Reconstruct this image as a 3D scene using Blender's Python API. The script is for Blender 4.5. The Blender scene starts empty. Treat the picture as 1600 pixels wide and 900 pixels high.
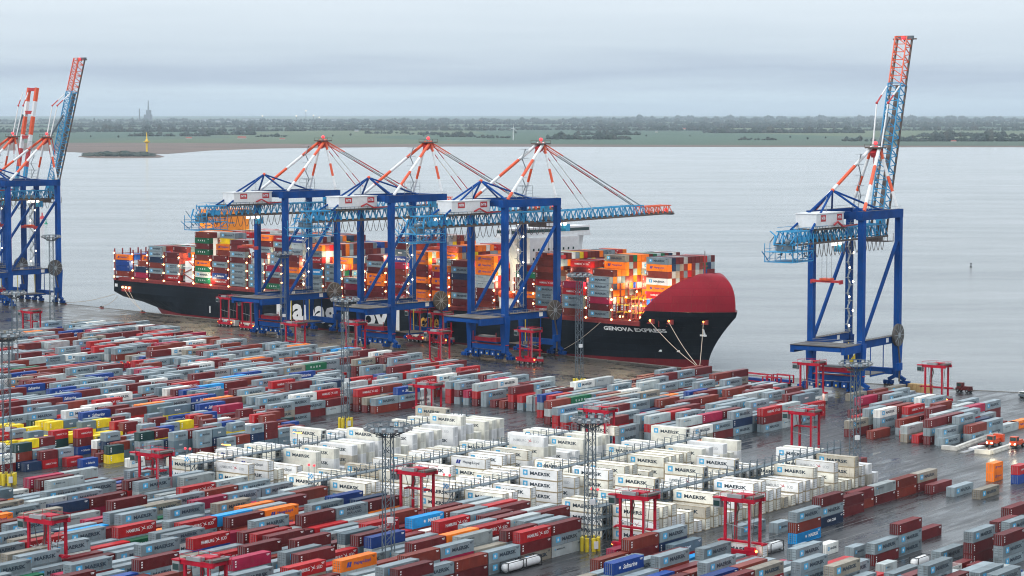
import bpy, math, random
from mathutils import Vector, Matrix
R = random.Random(7)
sc = bpy.context.scene
col = sc.collection
PI = math.pi

# ------------------------------------------------------------------ camera
F = 3600.0; HC = 105.0; TH = math.atan(275 / F)
FW = Vector((0, math.cos(TH), -math.sin(TH))); UP = Vector((0, math.sin(TH), math.cos(TH))); RT = Vector((1, 0, 0))
def G(px, py, z=0.0):
    d = RT * (px - 800) / F + UP * (450 - py) / F + FW
    return Vector((0, 0, HC)) + d * ((z - HC) / d.z)
def S(p):
    q = Vector(p) - Vector((0, 0, HC)); w = q.dot(FW)
    return 800 + F * q.dot(RT) / w, 450 - F * q.dot(UP) / w
cd = bpy.data.cameras.new('camera'); cam = bpy.data.objects.new('camera', cd); col.objects.link(cam)
cam.location = (0, 0, HC); cam.rotation_euler = (PI / 2 - TH, 0, 0)
cd.sensor_width = 36; cd.lens = 36 * F / 1600; cd.clip_start = 1; cd.clip_end = 200000
sc.camera = cam

# ------------------------------------------------------------------ world, sun, exposure
wd = bpy.data.worlds.new('World'); sc.world = wd; wd.use_nodes = True
nt = wd.node_tree; nt.nodes.clear()
def N(t, typ, **k):
    n = t.nodes.new(typ)
    for a, b in k.items(): setattr(n, a, b)
    return n
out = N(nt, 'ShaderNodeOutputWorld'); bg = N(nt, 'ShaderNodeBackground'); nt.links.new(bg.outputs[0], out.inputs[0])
tc = N(nt, 'ShaderNodeTexCoord'); sep = N(nt, 'ShaderNodeSeparateXYZ'); nt.links.new(tc.outputs['Generated'], sep.inputs[0])
mp = N(nt, 'ShaderNodeMapping'); mp.inputs['Scale'].default_value = (6, 6, 110); nt.links.new(tc.outputs['Generated'], mp.inputs[0])
nz = N(nt, 'ShaderNodeTexNoise'); nz.inputs['Scale'].default_value = 1.2; nz.inputs['Detail'].default_value = 5; nt.links.new(mp.outputs[0], nz.inputs[0])
wob = N(nt, 'ShaderNodeMath', operation='MULTIPLY_ADD'); nt.links.new(nz.outputs[0], wob.inputs[0]); wob.inputs[1].default_value = 0.026
wadd = N(nt, 'ShaderNodeMath', operation='ADD'); wadd.inputs[1].default_value = -0.013
nt.links.new(sep.outputs[2], wob.inputs[2]); nt.links.new(wob.outputs[0], wadd.inputs[0])
rp = N(nt, 'ShaderNodeValToRGB'); nt.links.new(wadd.outputs[0], rp.inputs[0])
def L(r, g, b):
    c = lambda x: (x / 255 / 12.92) if x / 255 <= .04045 else ((x / 255 + .055) / 1.055) ** 2.4
    return (c(r), c(g), c(b), 1)
cr = rp.color_ramp
for i, (p, c) in enumerate([(0.0, L(188, 204, 217)), (0.004, L(203, 219, 229)), (0.0085, L(194, 209, 221)), (0.0155, L(174, 188, 205)), (0.026, L(197, 210, 221)), (0.046, L(212, 223, 232)), (0.12, L(214, 224, 232)), (0.5, L(226, 233, 240)), (1.0, L(232, 238, 243))]):
    e = cr.elements[i] if i < 2 else cr.elements.new(p)
    e.position = p; e.color = c
sky = N(nt, 'ShaderNodeTexSky'); sky.sky_type = 'NISHITA'; sky.sun_disc = False
sky.sun_elevation = math.radians(32); sky.sun_rotation = math.radians(250); sky.dust_density = 3
sk = N(nt, 'ShaderNodeMix', data_type='RGBA', blend_type='MULTIPLY'); sk.inputs[0].default_value = 1
nt.links.new(sky.outputs[0], sk.inputs[6]); sk.inputs[7].default_value = (.08, .08, .08, 1)
mx = N(nt, 'ShaderNodeMix', data_type='RGBA'); mx.inputs[0].default_value = 0.08
nt.links.new(rp.outputs[0], mx.inputs[6]); nt.links.new(sk.outputs[2], mx.inputs[7]); nt.links.new(mx.outputs[2], bg.inputs[0])
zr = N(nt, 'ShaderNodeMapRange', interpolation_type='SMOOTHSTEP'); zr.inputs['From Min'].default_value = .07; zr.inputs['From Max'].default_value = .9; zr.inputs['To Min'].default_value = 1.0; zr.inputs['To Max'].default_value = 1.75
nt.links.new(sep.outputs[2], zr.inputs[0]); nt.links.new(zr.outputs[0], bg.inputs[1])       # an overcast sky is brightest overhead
sl = bpy.data.lights.new('sun', 'SUN'); sl.energy = 1.0; sl.angle = math.radians(18); sl.color = (1, .96, .9)
so = bpy.data.objects.new('sun', sl); col.objects.link(so)
so.rotation_euler = (math.radians(58), 0, math.radians(-62))
vs = sc.view_settings; vs.view_transform = 'Standard'; vs.look = 'None'; vs.gamma = 1; vs.exposure = 0.32; vs.use_curve_mapping = False
sc.cycles.max_bounces = 5; sc.cycles.diffuse_bounces = 2; sc.cycles.glossy_bounces = 3; sc.cycles.transparent_max_bounces = 6
sc.cycles.volume_bounces = 0; sc.cycles.use_denoising = True; sc.cycles.denoising_prefilter = 'ACCURATE'; sc.cycles.denoising_input_passes = 'RGB_ALBEDO_NORMAL'; sc.cycles.filter_width = 1.1; sc.cycles.sample_clamp_indirect = 1.2; sc.cycles.sample_clamp_direct = 5; sc.cycles.caustics_reflective = False; sc.cycles.caustics_refractive = False

# ------------------------------------------------------------------ materials
MATS = {}
def mat(name, c, rough=.5, var=.12, vscale=.6, metal=0, emit=None, streak=0, bump=0, spec=.5):
    if name in MATS: return MATS[name]
    m = bpy.data.materials.new(name); m.use_nodes = True; t = m.node_tree; b = t.nodes['Principled BSDF']
    c = tuple(c) + (1,) if len(c) == 3 else c
    b.inputs['Roughness'].default_value = rough; b.inputs['Metallic'].default_value = metal; b.inputs['Specular IOR Level'].default_value = spec
    co = N(t, 'ShaderNodeTexCoord'); no = N(t, 'ShaderNodeTexNoise'); no.inputs['Scale'].default_value = vscale; no.inputs['Detail'].default_value = 4
    oi = N(t, 'ShaderNodeObjectInfo'); ad = N(t, 'ShaderNodeVectorMath', operation='MULTIPLY_ADD')
    t.links.new(oi.outputs['Random'], ad.inputs[0]); ad.inputs[1].default_value = (91, 57, 33); t.links.new(co.outputs['Object'], ad.inputs[2])
    t.links.new(ad.outputs[0], no.inputs[0])
    cr = N(t, 'ShaderNodeValToRGB'); cr.color_ramp.elements[0].position = .3; cr.color_ramp.elements[1].position = .72
    cr.color_ramp.elements[0].color = tuple(x * (1 - var * 1.3) for x in c[:3]) + (1,)
    cr.color_ramp.elements[1].color = tuple(min(1, x * (1 + var)) for x in c[:3]) + (1,)
    t.links.new(no.outputs[0], cr.inputs[0]); src = cr.outputs[0]
    if streak:                         # rust and dirt running down, per object
        mpn = N(t, 'ShaderNodeMapping'); mpn.inputs['Scale'].default_value = (1.6, 1.6, .22); t.links.new(ad.outputs[0], mpn.inputs[0])
        n2 = N(t, 'ShaderNodeTexNoise'); n2.inputs['Scale'].default_value = 1.5; n2.inputs['Detail'].default_value = 3; t.links.new(mpn.outputs[0], n2.inputs[0])
        r2 = N(t, 'ShaderNodeValToRGB'); r2.color_ramp.elements[0].position = .56; r2.color_ramp.elements[1].position = .78; t.links.new(n2.outputs[0], r2.inputs[0])
        mu = N(t, 'ShaderNodeMath', operation='MULTIPLY'); mu.inputs[1].default_value = streak; t.links.new(r2.outputs[0], mu.inputs[0])
        m2 = N(t, 'ShaderNodeMix', data_type='RGBA'); t.links.new(mu.outputs[0], m2.inputs[0]); t.links.new(src, m2.inputs[6]); m2.inputs[7].default_value = (.16, .085, .05, 1)
        hv = N(t, 'ShaderNodeHueSaturation'); t.links.new(m2.outputs[2], hv.inputs['Color'])
        vr = N(t, 'ShaderNodeMath', operation='MULTIPLY_ADD'); t.links.new(oi.outputs['Random'], vr.inputs[0]); vr.inputs[1].default_value = .5; vr.inputs[2].default_value = .74
        t.links.new(vr.outputs[0], hv.inputs['Value']); src = hv.outputs[0]
    t.links.new(src, b.inputs['Base Color'])
    if bump:
        bp = N(t, 'ShaderNodeBump'); bp.inputs['Strength'].default_value = bump; t.links.new(no.outputs[0], bp.inputs['Height']); t.links.new(bp.outputs[0], b.inputs['Normal'])
    if emit:
        m.cycles.emission_sampling = 'NONE'
        b.inputs['Emission Color'].default_value = tuple(emit[:3]) + (1,); b.inputs['Emission Strength'].default_value = emit[3]
    MATS[name] = m; return m
def CM(name, c, streak=.35): return mat(name, c, .42, .16, .35, streak=streak * 1.5, spec=.22)
CC = {'grey': CM('container_grey', (.215, .265, .29)), 'maroon': CM('container_maroon', (.125, .014, .016), .2), 'brown': CM('container_brown', (.18, .028, .018), .25),
      'red': CM('container_red', (.38, .010, .014), .2), 'blue': CM('container_blue', (.008, .045, .22), .1), 'orange': CM('container_orange', (.85, .19, .012), .15),
      'sky': CM('container_sky', (.01, .27, .62), .1), 'light': CM('container_light', (.36, .40, .40), .35), 'navy': CM('container_navy', (.012, .03, .075), .1),
      'green': CM('container_green', (.008, .12, .055), .15), 'yellow': CM('container_yellow', (.72, .53, .01), .2), 'dgreen': CM('container_dark_green', (.012, .04, .038), .1),
      'white': CM('container_white', (.68, .68, .64), .15), 'crimson': CM('container_crimson', (.32, .012, .05), .15), 'slate': CM('container_slate', (.11, .16, .19), .2),
      'tan': CM('container_tan', (.26, .235, .19), .5), 'cream': CM('reefer_cream', (.88, .85, .75), .14), 'reefer': CM('reefer_white', (.92, .93, .92), .12), 'dirty': CM('reefer_dirty', (.52, .48, .40), .4)}
M_RFR = mat('reefer_frame', (.42, .34, .22), .5, .4, .8); M_DARK = mat('dark_gap', (.02, .022, .025), .6); M_STEEL = mat('galvanised_steel', (.30, .33, .35), .5, .15, .4, metal=.2)
M_INK = mat('lettering_dark', (.012, .03, .05), .5, .02); M_WHITE = mat('lettering_white', (.8, .8, .8), .5, .03); M_LB = mat('emblem_blue', (.07, .40, .68), .5, .03)
M_FADE = mat('lettering_faded', (.38, .40, .42), .6, .03); M_REDL = mat('lettering_red', (.55, .01, .03), .5, .03); M_HLB = mat('lettering_blue', (.01, .03, .25), .5, .03)
M_RED = mat('carrier_red', (.42, .006, .026), .5, .2, .5, spec=.2); M_TYRE = mat('tyre_rubber', (.018, .018, .02), .7); M_GLASS = mat('cab_glass', (.02, .05, .05), .1)
M_CBLUE = mat('crane_blue', (.003, .058, .25), .6, .2, .15, streak=.2, spec=.06); M_LBLUE = mat('crane_light_blue', (.015, .27, .52), .5, .12, .3)
M_CRW = mat('crane_white', (.74, .75, .75), .4, .06); M_CRO = mat('crane_orange', (.74, .09, .02), .4, .08); M_CRR = mat('crane_red', (.5, .03, .035), .4)
M_WALK = mat('walkway_grating', (.075, .065, .058), .6, .2, 2); M_RAIL = mat('rail_dark', (.09, .065, .055), .5); M_GREY = mat('machine_grey', (.28, .29, .30), .45)
M_YEL = mat('safety_yellow', (.72, .55, .03), .45, .12, .8); M_RACK = mat('rack_steel', (.10, .135, .16), .5, .15, .5); M_CONC = mat('concrete_white', (.55, .54, .50), .7, .15, .5)
M_LAMPW = mat('lamp_warm', (1, .8, .5), .5, emit=(1, .62, .24, 12)); M_LAMPO = mat('lamp_orange', (1, .4, .1), .5, emit=(1, .28, .04, 9)); M_LAMPR = mat('lamp_red', (1, .1, .1), .5, emit=(1, .03, .05, 1.1))
M_LAMPC = mat('lamp_white', (1, 1, .9), .5, emit=(1, .86, .62, 14)); M_ROPE = mat('mooring_rope', (.5, .42, .33), .8)

def seams(m, s, dark=.6):
    t = m.node_tree; b = t.nodes['Principled BSDF']; src = b.inputs['Base Color'].links[0].from_socket
    co = N(t, 'ShaderNodeTexCoord'); sp = N(t, 'ShaderNodeSeparateXYZ'); cb = N(t, 'ShaderNodeCombineXYZ'); t.links.new(co.outputs['Object'], sp.inputs[0]); t.links.new(sp.outputs[0], cb.inputs[0]); t.links.new(sp.outputs[2], cb.inputs[1])
    br = N(t, 'ShaderNodeTexBrick'); t.links.new(cb.outputs[0], br.inputs[0]); br.inputs['Scale'].default_value = s; br.inputs['Mortar Size'].default_value = .012; br.inputs['Brick Width'].default_value = 2.2; br.inputs['Row Height'].default_value = .5
    br.inputs['Color1'].default_value = (1, 1, 1, 1); br.inputs['Color2'].default_value = (.86, .86, .86, 1); br.inputs['Mortar'].default_value = (dark, dark, dark, 1)
    mx = N(t, 'ShaderNodeMix', data_type='RGBA', blend_type='MULTIPLY'); mx.inputs[0].default_value = 1; t.links.new(src, mx.inputs[6]); t.links.new(br.outputs[0], mx.inputs[7]); t.links.new(mx.outputs[2], b.inputs['Base Color'])
# ------------------------------------------------------------------ mesh helpers
class MB:
    def __init__(s): s.v = []; s.f = []; s.m = []; s.mats = []
    def mi(s, m):
        if m not in s.mats: s.mats.append(m)
        return s.mats.index(m)
    def add(s, vs, fs, m):
        k = len(s.v); s.v += [Vector(p) for p in vs]; i = s.mi(m)
        for f in fs: s.f.append([k + a for a in f]); s.m.append(i)
    def box(s, x0, y0, z0, x1, y1, z1, m):
        s.add([(x0, y0, z0), (x1, y0, z0), (x1, y1, z0), (x0, y1, z0), (x0, y0, z1), (x1, y0, z1), (x1, y1, z1), (x0, y1, z1)],
              [(0, 3, 2, 1), (4, 5, 6, 7), (0, 1, 5, 4), (1, 2, 6, 5), (2, 3, 7, 6), (3, 0, 4, 7)], m)
    def bar(s, a, b, w, m, h=None, w2=None, n=4):
        a = Vector(a); b = Vector(b); d = b - a
        if d.length < 1e-6: return
        d.normalize(); h = h or w
        up = Vector((0, 0, 1)) if abs(d.z) < .95 else Vector((0, 1, 0))
        x = d.cross(up).normalized(); y = x.cross(d).normalized(); r = 1 if w2 is None else w2 / w; vs = []
        for p, q in ((a, 1), (b, r)):
            for i in range(n):
                an = (i + .5) * 2 * PI / n; k = .5 / math.cos(PI / n) * q
                vs.append(p + x * math.cos(an) * w * k + y * math.sin(an) * h * k)
        fs = [(i, (i + 1) % n, n + (i + 1) % n, n + i) for i in range(n)] + [tuple(range(n - 1, -1, -1)), tuple(range(n, 2 * n))]
        s.add(vs, fs, m)
    def path(s, pts, w, m, n=4):
        for a, b in zip(pts, pts[1:]): s.bar(a, b, w, m, n=n)
    def banded(s, a, b, w, cols, n=8):
        a = Vector(a); b = Vector(b)
        tot = sum(q for _, q in cols); t = 0
        for m, q in cols:
            s.bar(a.lerp(b, t / tot), a.lerp(b, (t + q) / tot), w, m, n=n); t += q
    def ball(s, c, r, m, n=6):
        c = Vector(c); vs = []; fs = []
        for i in range(1, n):
            for j in range(2 * n):
                a = PI * i / n; b = PI * j / n; vs.append(c + Vector((math.sin(a) * math.cos(b), math.sin(a) * math.sin(b), math.cos(a))) * r)
        vs += [c + Vector((0, 0, r)), c - Vector((0, 0, r))]; T = len(vs) - 2
        for i in range(n - 2):
            for j in range(2 * n):
                k = (j + 1) % (2 * n); fs.append((i * 2 * n + j, (i + 1) * 2 * n + j, (i + 1) * 2 * n + k, i * 2 * n + k))
        for j in range(2 * n):
            k = (j + 1) % (2 * n); fs.append((T, j, k)); fs.append((T + 1, (n - 2) * 2 * n + k, (n - 2) * 2 * n + j))
        s.add(vs, fs, m)
    def join(s, o, M=None):
        for f in o.f: pass
        k = len(s.v); s.v += [(M @ p) if M else p for p in o.v]
        mp = [s.mi(m) for m in o.mats]
        s.f += [[k + a for a in f] for f in o.f]; s.m += [mp[i] for i in o.m]
    def mesh(s, name):
        me = bpy.data.meshes.new(name); me.from_pydata([tuple(p) for p in s.v], [], s.f)
        for m in s.mats: me.materials.append(m)
        me.polygons.foreach_set('material_index', s.m); me.update(); return me
    def obj(s, name, parent=None, smooth=False):
        me = s.mesh(name)
        if smooth: me.polygons.foreach_set('use_smooth', [True] * len(me.polygons))
        return link(name, me, parent)
def link(name, me, parent=None, loc=None):
    o = bpy.data.objects.new(name, me); col.objects.link(o)
    if parent: o.parent = parent
    if loc: o.location = loc
    return o
def tag(o, label=None, cat=None, group=None, kind=None):
    if label: o['label'] = label
    if cat: o['category'] = cat
    if group: o['group'] = group
    if kind: o['kind'] = kind
    return o
def thing(name, loc, rz, label, cat, group=None):
    o = bpy.data.objects.new(name, None); col.objects.link(o); o.location = loc; o.rotation_euler = (0, 0, rz)
    o.empty_display_size = .5
    return tag(o, label, cat, group)
def copy_tree(o, parent=None):
    c = o.copy(); col.objects.link(c); c.parent = parent
    for ch in KIDS.get(o.name, [k for k in o.children]): copy_tree(ch, c)
    return c
KIDS = {}
TXT = {}
def text_mb(s, size, m, width=None, bold=.02, shear=0):
    key = (s, bold, shear)
    if key not in TXT:
        cu = bpy.data.curves.new('txt', 'FONT'); cu.body = s; cu.size = 1; cu.resolution_u = 2; cu.offset = bold; cu.extrude = 0; cu.shear = shear
        ob = bpy.data.objects.new('txt', cu); col.objects.link(ob); dg = bpy.context.evaluated_depsgraph_get()
        me = bpy.data.meshes.new_from_object(ob.evaluated_get(dg)); vs = [v.co.copy() for v in me.vertices]; fs = [tuple(p.vertices) for p in me.polygons]
        bpy.data.objects.remove(ob); bpy.data.curves.remove(cu); bpy.data.meshes.remove(me)
        x0 = min(v.x for v in vs); x1 = max(v.x for v in vs); y0 = min(v.y for v in vs); y1 = max(v.y for v in vs)
        TXT[key] = ([((v.x - x0), (v.y - y0)) for v in vs], fs, x1 - x0, y1 - y0)
    vs, fs, w, h = TXT[key]
    sy = size / h; sx = (width / w) if width else sy
    b = MB(); b.add([(x * sx, 0, y * sy) for x, y in vs], fs, m); return b      # stands in the xz plane, faces -y
def at(b, x, y, z, rz=0):
    o = MB(); o.join(b, Matrix.Translation((x, y, z)) @ Matrix.Rotation(rz, 4, 'Z')); return o

# ------------------------------------------------------------------ layout frames
PHI = math.atan(2620 / F)
U = Vector((math.sin(PHI), math.cos(PHI), 0)); V = Vector((math.cos(PHI), -math.sin(PHI), 0))
RZU = math.atan2(U.y, U.x); RZV = math.atan2(V.y, V.x)
def uv(p): return p.dot(U), p.dot(V)
def xy(a, b, z=0): return U * a + V * b + Vector((0, 0, z))
Q0 = G(-400, 422.7); Q1 = G(1200, 588.5); Q2 = G(1510, 609); Q3 = G(2300, 648)
T1 = (Q1 - Q0).normalized(); N1 = Vector((-T1.y, T1.x, 0)); T2 = (Q2 - Q1).normalized(); N2 = Vector((-T2.y, T2.x, 0))
def quay(t, n, z=0): return Q1 + T1 * t + N1 * n + Vector((0, 0, z))
def quay2(t, n, z=0): return Q1 + T2 * t + N2 * n + Vector((0, 0, z))
def solve_t(fn, px, n, z=0, a=-1200, b=400):
    for _ in range(60):
        c = (a + b) / 2
        if S(fn(c, n, z))[0] < px: a = c
        else: b = c
    return (a + b) / 2

# ------------------------------------------------------------------ structure: ground, quay, water, far land
def node_mat(name):
    m = bpy.data.materials.new(name); m.use_nodes = True; return m, m.node_tree, m.node_tree.nodes['Principled BSDF']
def wet_ground(name, ang, c1, c2):
    m, t, b = node_mat(name)
    co = N(t, 'ShaderNodeTexCoord'); mp = N(t, 'ShaderNodeMapping'); mp.inputs['Rotation'].default_value = (0, 0, -ang); t.links.new(co.outputs['Object'], mp.inputs[0])
    mp2 = N(t, 'ShaderNodeMapping'); mp2.inputs['Scale'].default_value = (.02, .33, 1); t.links.new(mp.outputs[0], mp2.inputs[0])
    n1 = N(t, 'ShaderNodeTexNoise'); n1.inputs['Scale'].default_value = 1; n1.inputs['Detail'].default_value = 6; n1.inputs['Roughness'].default_value = .65; t.links.new(mp2.outputs[0], n1.inputs[0])
    n2 = N(t, 'ShaderNodeTexNoise'); n2.inputs['Scale'].default_value = .05; n2.inputs['Detail'].default_value = 7; t.links.new(mp.outputs[0], n2.inputs[0])
    mp3 = N(t, 'ShaderNodeMapping'); mp3.inputs['Scale'].default_value = (.10, .45, 1); t.links.new(mp.outputs[0], mp3.inputs[0])
    n3 = N(t, 'ShaderNodeTexNoise'); n3.inputs['Scale'].default_value = 1; n3.inputs['Detail'].default_value = 8; n3.inputs['Roughness'].default_value = .7; t.links.new(mp3.outputs[0], n3.inputs[0])
    mx = N(t, 'ShaderNodeMix', data_type='RGBA'); t.links.new(n2.outputs[0], mx.inputs[0]); mx.inputs[6].default_value = c1 + (1,); mx.inputs[7].default_value = c2 + (1,)
    m3 = N(t, 'ShaderNodeMix', data_type='RGBA', blend_type='MULTIPLY'); m3.inputs[0].default_value = .8; r3 = N(t, 'ShaderNodeValToRGB'); r3.color_ramp.elements[0].position = .35; r3.color_ramp.elements[0].color = (.45, .45, .45, 1); r3.color_ramp.elements[1].position = .6
    t.links.new(n3.outputs[0], r3.inputs[0]); t.links.new(mx.outputs[2], m3.inputs[6]); t.links.new(r3.outputs[0], m3.inputs[7]); t.links.new(m3.outputs[2], b.inputs['Base Color'])
    ad = N(t, 'ShaderNodeMath', operation='ADD'); t.links.new(n1.outputs[0], ad.inputs[0]); t.links.new(n3.outputs[0], ad.inputs[1])
    ad2 = N(t, 'ShaderNodeMath', operation='MULTIPLY_ADD'); t.links.new(n2.outputs[0], ad2.inputs[0]); ad2.inputs[1].default_value = .9; t.links.new(ad.outputs[0], ad2.inputs[2])
    r1 = N(t, 'ShaderNodeMapRange'); r1.inputs['From Min'].default_value = 1.2; r1.inputs['From Max'].default_value = 1.7; r1.inputs['To Min'].default_value = .10; r1.inputs['To Max'].default_value = .52
    t.links.new(ad2.outputs[0], r1.inputs[0]); t.links.new(r1.outputs[0], b.inputs['Roughness'])
    bp = N(t, 'ShaderNodeBump'); bp.inputs['Strength'].default_value = .25; bp.inputs['Distance'].default_value = .08; t.links.new(n3.outputs[0], bp.inputs['Height']); t.links.new(bp.outputs[0], b.inputs['Normal'])
    return m
M_YARD = wet_ground('wet_asphalt', RZU, (.028, .031, .036), (.058, .060, .064)); M_APRON = wet_ground('wet_apron', math.atan2(T1.y, T1.x), (.050, .044, .038), (.092, .082, .070))
b = MB()
far = [Q0 - T1 * 900, Q1, Q2, Q3]
near = [Vector((q.x, -120, 0)) for q in (Vector((-1600, 0, 0)), Q1, Q2, Vector((900, 0, 0)))]
far[0] = Vector((far[0].x, far[0].y, 0)); far.append(Vector((1400, Q3.y - 200, 0)))
b.add([Vector((far[0].x, -120, 0))] + far + [Vector((1400, -120, 0))], [tuple(range(7))[::-1]], M_YARD)
g = b.obj('ground'); tag(g, kind='structure')
b = MB(); off = -58
a0, a1, a2, a3 = Q0 - T1 * 900, Q1, Q2, Q3
b.add([Vector((*p.xy, .004)) for p in (a0 + N1 * off, a0, a1, a1 + N1 * off * .9)], [(0, 3, 2, 1)], M_APRON)
b.add([Vector((*p.xy, .004)) for p in (a1 + N1 * off * .9, a1, a2, a2 + N2 * off * .45, a1 + T2 * 20 + N2 * off * .5)], [(4, 3, 2, 1, 0)], M_APRON)
tag(b.obj('quay_apron'), kind='structure')
M_QC = mat('quay_concrete', (.16, .15, .13), .6, .25, .3)
b = MB()
for p, q in ((a0, a1), (a1, a2), (a2, a3)):
    nn = Vector((-(q - p).y, (q - p).x, 0)).normalized()
    p2 = p - nn * 1.1; q2 = q - nn * 1.1
    b.add([Vector((*x.xy, z)) for x in (p, q, q2, p2) for z in (-8, .14)], [(0, 2, 3, 1), (3, 5, 7, 1), (4, 6, 7, 5), (2, 4, 5, 3), (0, 1, 7, 6)], M_QC)
tag(b.obj('quay_kerb'), kind='structure')
for n0 in (-3.7, -34.4, -3.2, -33.9):      # crane rails in the apron
    b = MB(); b.add([quay(-1200, n0, .012), quay(0, n0, .012), quay(0, n0 + .16, .012), quay(-1200, n0 + .16, .012)], [(0, 1, 2, 3)], mat('rail_steel', (.05, .05, .055), .3, metal=.6))
    tag(b.obj('quay_rail'), kind='structure')
# water
m, t, b_ = node_mat('river_water')
co = N(t, 'ShaderNodeTexCoord'); mp = N(t, 'ShaderNodeMapping'); mp.inputs['Scale'].default_value = (.035, .14, 1); mp.inputs['Rotation'].default_value = (0, 0, .08); t.links.new(co.outputs['Object'], mp.inputs[0])
n1 = N(t, 'ShaderNodeTexNoise'); n1.inputs['Scale'].default_value = 2.2; n1.inputs['Detail'].default_value = 9; n1.inputs['Roughness'].default_value = .72; t.links.new(mp.outputs[0], n1.inputs[0])
n2 = N(t, 'ShaderNodeTexNoise'); n2.inputs['Scale'].default_value = .11; n2.inputs['Detail'].default_value = 9; n2.inputs['Roughness'].default_value = .68; t.links.new(mp.outputs[0], n2.inputs[0])
bp = N(t, 'ShaderNodeBump'); bp.inputs['Strength'].default_value = 1; bp.inputs['Distance'].default_value = 6.5; t.links.new(n1.outputs[0], bp.inputs['Height']); t.links.new(bp.outputs[0], b_.inputs['Normal'])
r = N(t, 'ShaderNodeValToRGB'); r.color_ramp.elements[0].position = .35; r.color_ramp.elements[0].color = (.40, .425, .43, 1); r.color_ramp.elements[1].position = .7; r.color_ramp.elements[1].color = (.60, .625, .63, 1)
t.links.new(n2.outputs[0], r.inputs[0]); t.links.new(r.outputs[0], b_.inputs['Base Color']); b_.inputs['Roughness'].default_value = .12
b = MB(); W = 62000
b.add([(-W, -150, -4), (W, -150, -4), (W, W, -4), (-W, W, -4)], [(0, 1, 2, 3)], m); tag(b.obj('water'), kind='structure')
# far land
m, t, b_ = node_mat('far_fields')
co = N(t, 'ShaderNodeTexCoord'); mp = N(t, 'ShaderNodeMapping'); mp.inputs['Scale'].default_value = (.0007, .00022, 1); t.links.new(co.outputs['Object'], mp.inputs[0])
vo = N(t, 'ShaderNodeTexVoronoi'); vo.inputs['Scale'].default_value = 1.0; t.links.new(mp.outputs[0], vo.inputs[0])
r = N(t, 'ShaderNodeValToRGB'); r.color_ramp.interpolation = 'LINEAR'
for i, (p, c) in enumerate([(0, (.018, .055, .035)), (.35, (.024, .070, .036)), (.55, (.085, .11, .04)), (.75, (.025, .07, .04)), (1, (.05, .075, .04))]):
    e = r.color_ramp.elements[i] if i < 2 else r.color_ramp.elements.new(p)
    e.position = p; e.color = c + (1,)
sp = N(t, 'ShaderNodeSeparateColor'); t.links.new(vo.outputs['Color'], sp.inputs[0]); t.links.new(sp.outputs[0], r.inputs[0]); t.links.new(r.outputs[0], b_.inputs['Base Color']); b_.inputs['Roughness'].default_value = .9
M_FIELD = m
def screen_poly(name, pts, z, m):
    b = MB(); b.add([Vector((*G(x, y, z).xy, z)) for x, y in pts], [tuple(range(len(pts)))], m); o = b.obj(name); tag(o, kind='structure'); return o
M_MUD = mat('mud_flat', (.12, .075, .055), .8, .25, .004)
shore = [(-900, 236), (60, 235), (180, 241), (262, 240.5), (330, 235), (420, 232), (540, 230.5), (700, 229), (1000, 229.5), (1600, 230), (2500, 230)]
screen_poly('mud_flat', shore + [(2500, 222), (-900, 220)], -3.8, M_MUD)
o = screen_poly('far_land', [(-900, 223), (200, 223), (330, 223.5), (520, 225), (800, 225), (1200, 227), (1600, 227.5), (2500, 227.5), (2500, 181), (-900, 181)], -3.4, M_FIELD)
p0 = G(800, 181.2, -3.4).y
b = MB(); b.add([(-W, p0 - 200, -3.2), (W, p0 - 200, -3.2), (W, W, -3.2), (-W, W, -3.2)], [(0, 1, 2, 3)], M_FIELD); tag(b.obj('distant_land'), kind='structure')
# ------------------------------------------------------------------ haze
hz = bpy.data.materials.new('haze_air'); hz.use_nodes = True; t = hz.node_tree; t.nodes.clear()
ho = N(t, 'ShaderNodeOutputMaterial'); pv = N(t, 'ShaderNodeVolumePrincipled'); pv.inputs['Color'].default_value = (.76, .89, 1, 1); pv.inputs['Density'].default_value = 2.4e-5; pv.inputs['Anisotropy'].default_value = 0
t.links.new(pv.outputs[0], ho.inputs[1])
b = MB(); b.box(-W - 900, -1200, -9.5, W + 900, W + 900, 330, hz); tag(b.obj('haze'), 'pale haze over the river and far shore', 'haze', kind='stuff')

# ------------------------------------------------------------------ containers
# kind: body material, plain words for labels
KIND = {'mg': ('grey', 'star-marked grey container'), 'mS': ('grey', 'two-line lettered grey container'), 'gy': ('slate', 'slate grey container'),
        'mr': ('maroon', 'maroon container'), 'mb': ('brown', 'rust brown container'), 'hs': ('red', 'white-lettered red container'), 'sa': ('blue', 'script-lettered blue container'),
        'hl': ('orange', 'orange container'), 'ms': ('sky', 'sky blue container'), 'ml': ('light', 'small-lettered pale container'), 'nv': ('navy', 'navy container'),
        'gn': ('green', 'white-lettered green container'), 'ye': ('yellow', 'yellow container'), 'dg': ('dgreen', 'dark green container'), 'wm': ('white', 'star-marked white container'),
        'cr': ('crimson', 'crimson container'), 'tn': ('tan', 'weathered tan container'), 'cm': ('navy', 'white-lettered navy container'),
        'bl': ('blue', 'plain blue container'),
        'rm': ('cream', 'star-marked cream reefer'), 'rw': ('reefer', 'star-marked white reefer'), 'rh': ('reefer', 'red-arrow white reefer'),
        'rl': ('reefer', 'blue-logo white reefer'), 'rp': ('cream', 'plain cream reefer'), 'rd': ('dirty', 'stained beige reefer')}
def star_pts(cx, cz, r, n=7, r2=.42):
    return [(cx + (r if i % 2 == 0 else r * r2) * math.sin(i * PI / n), (cz + (r if i % 2 == 0 else r * r2) * math.cos(i * PI / n))) for i in range(2 * n)]
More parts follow.
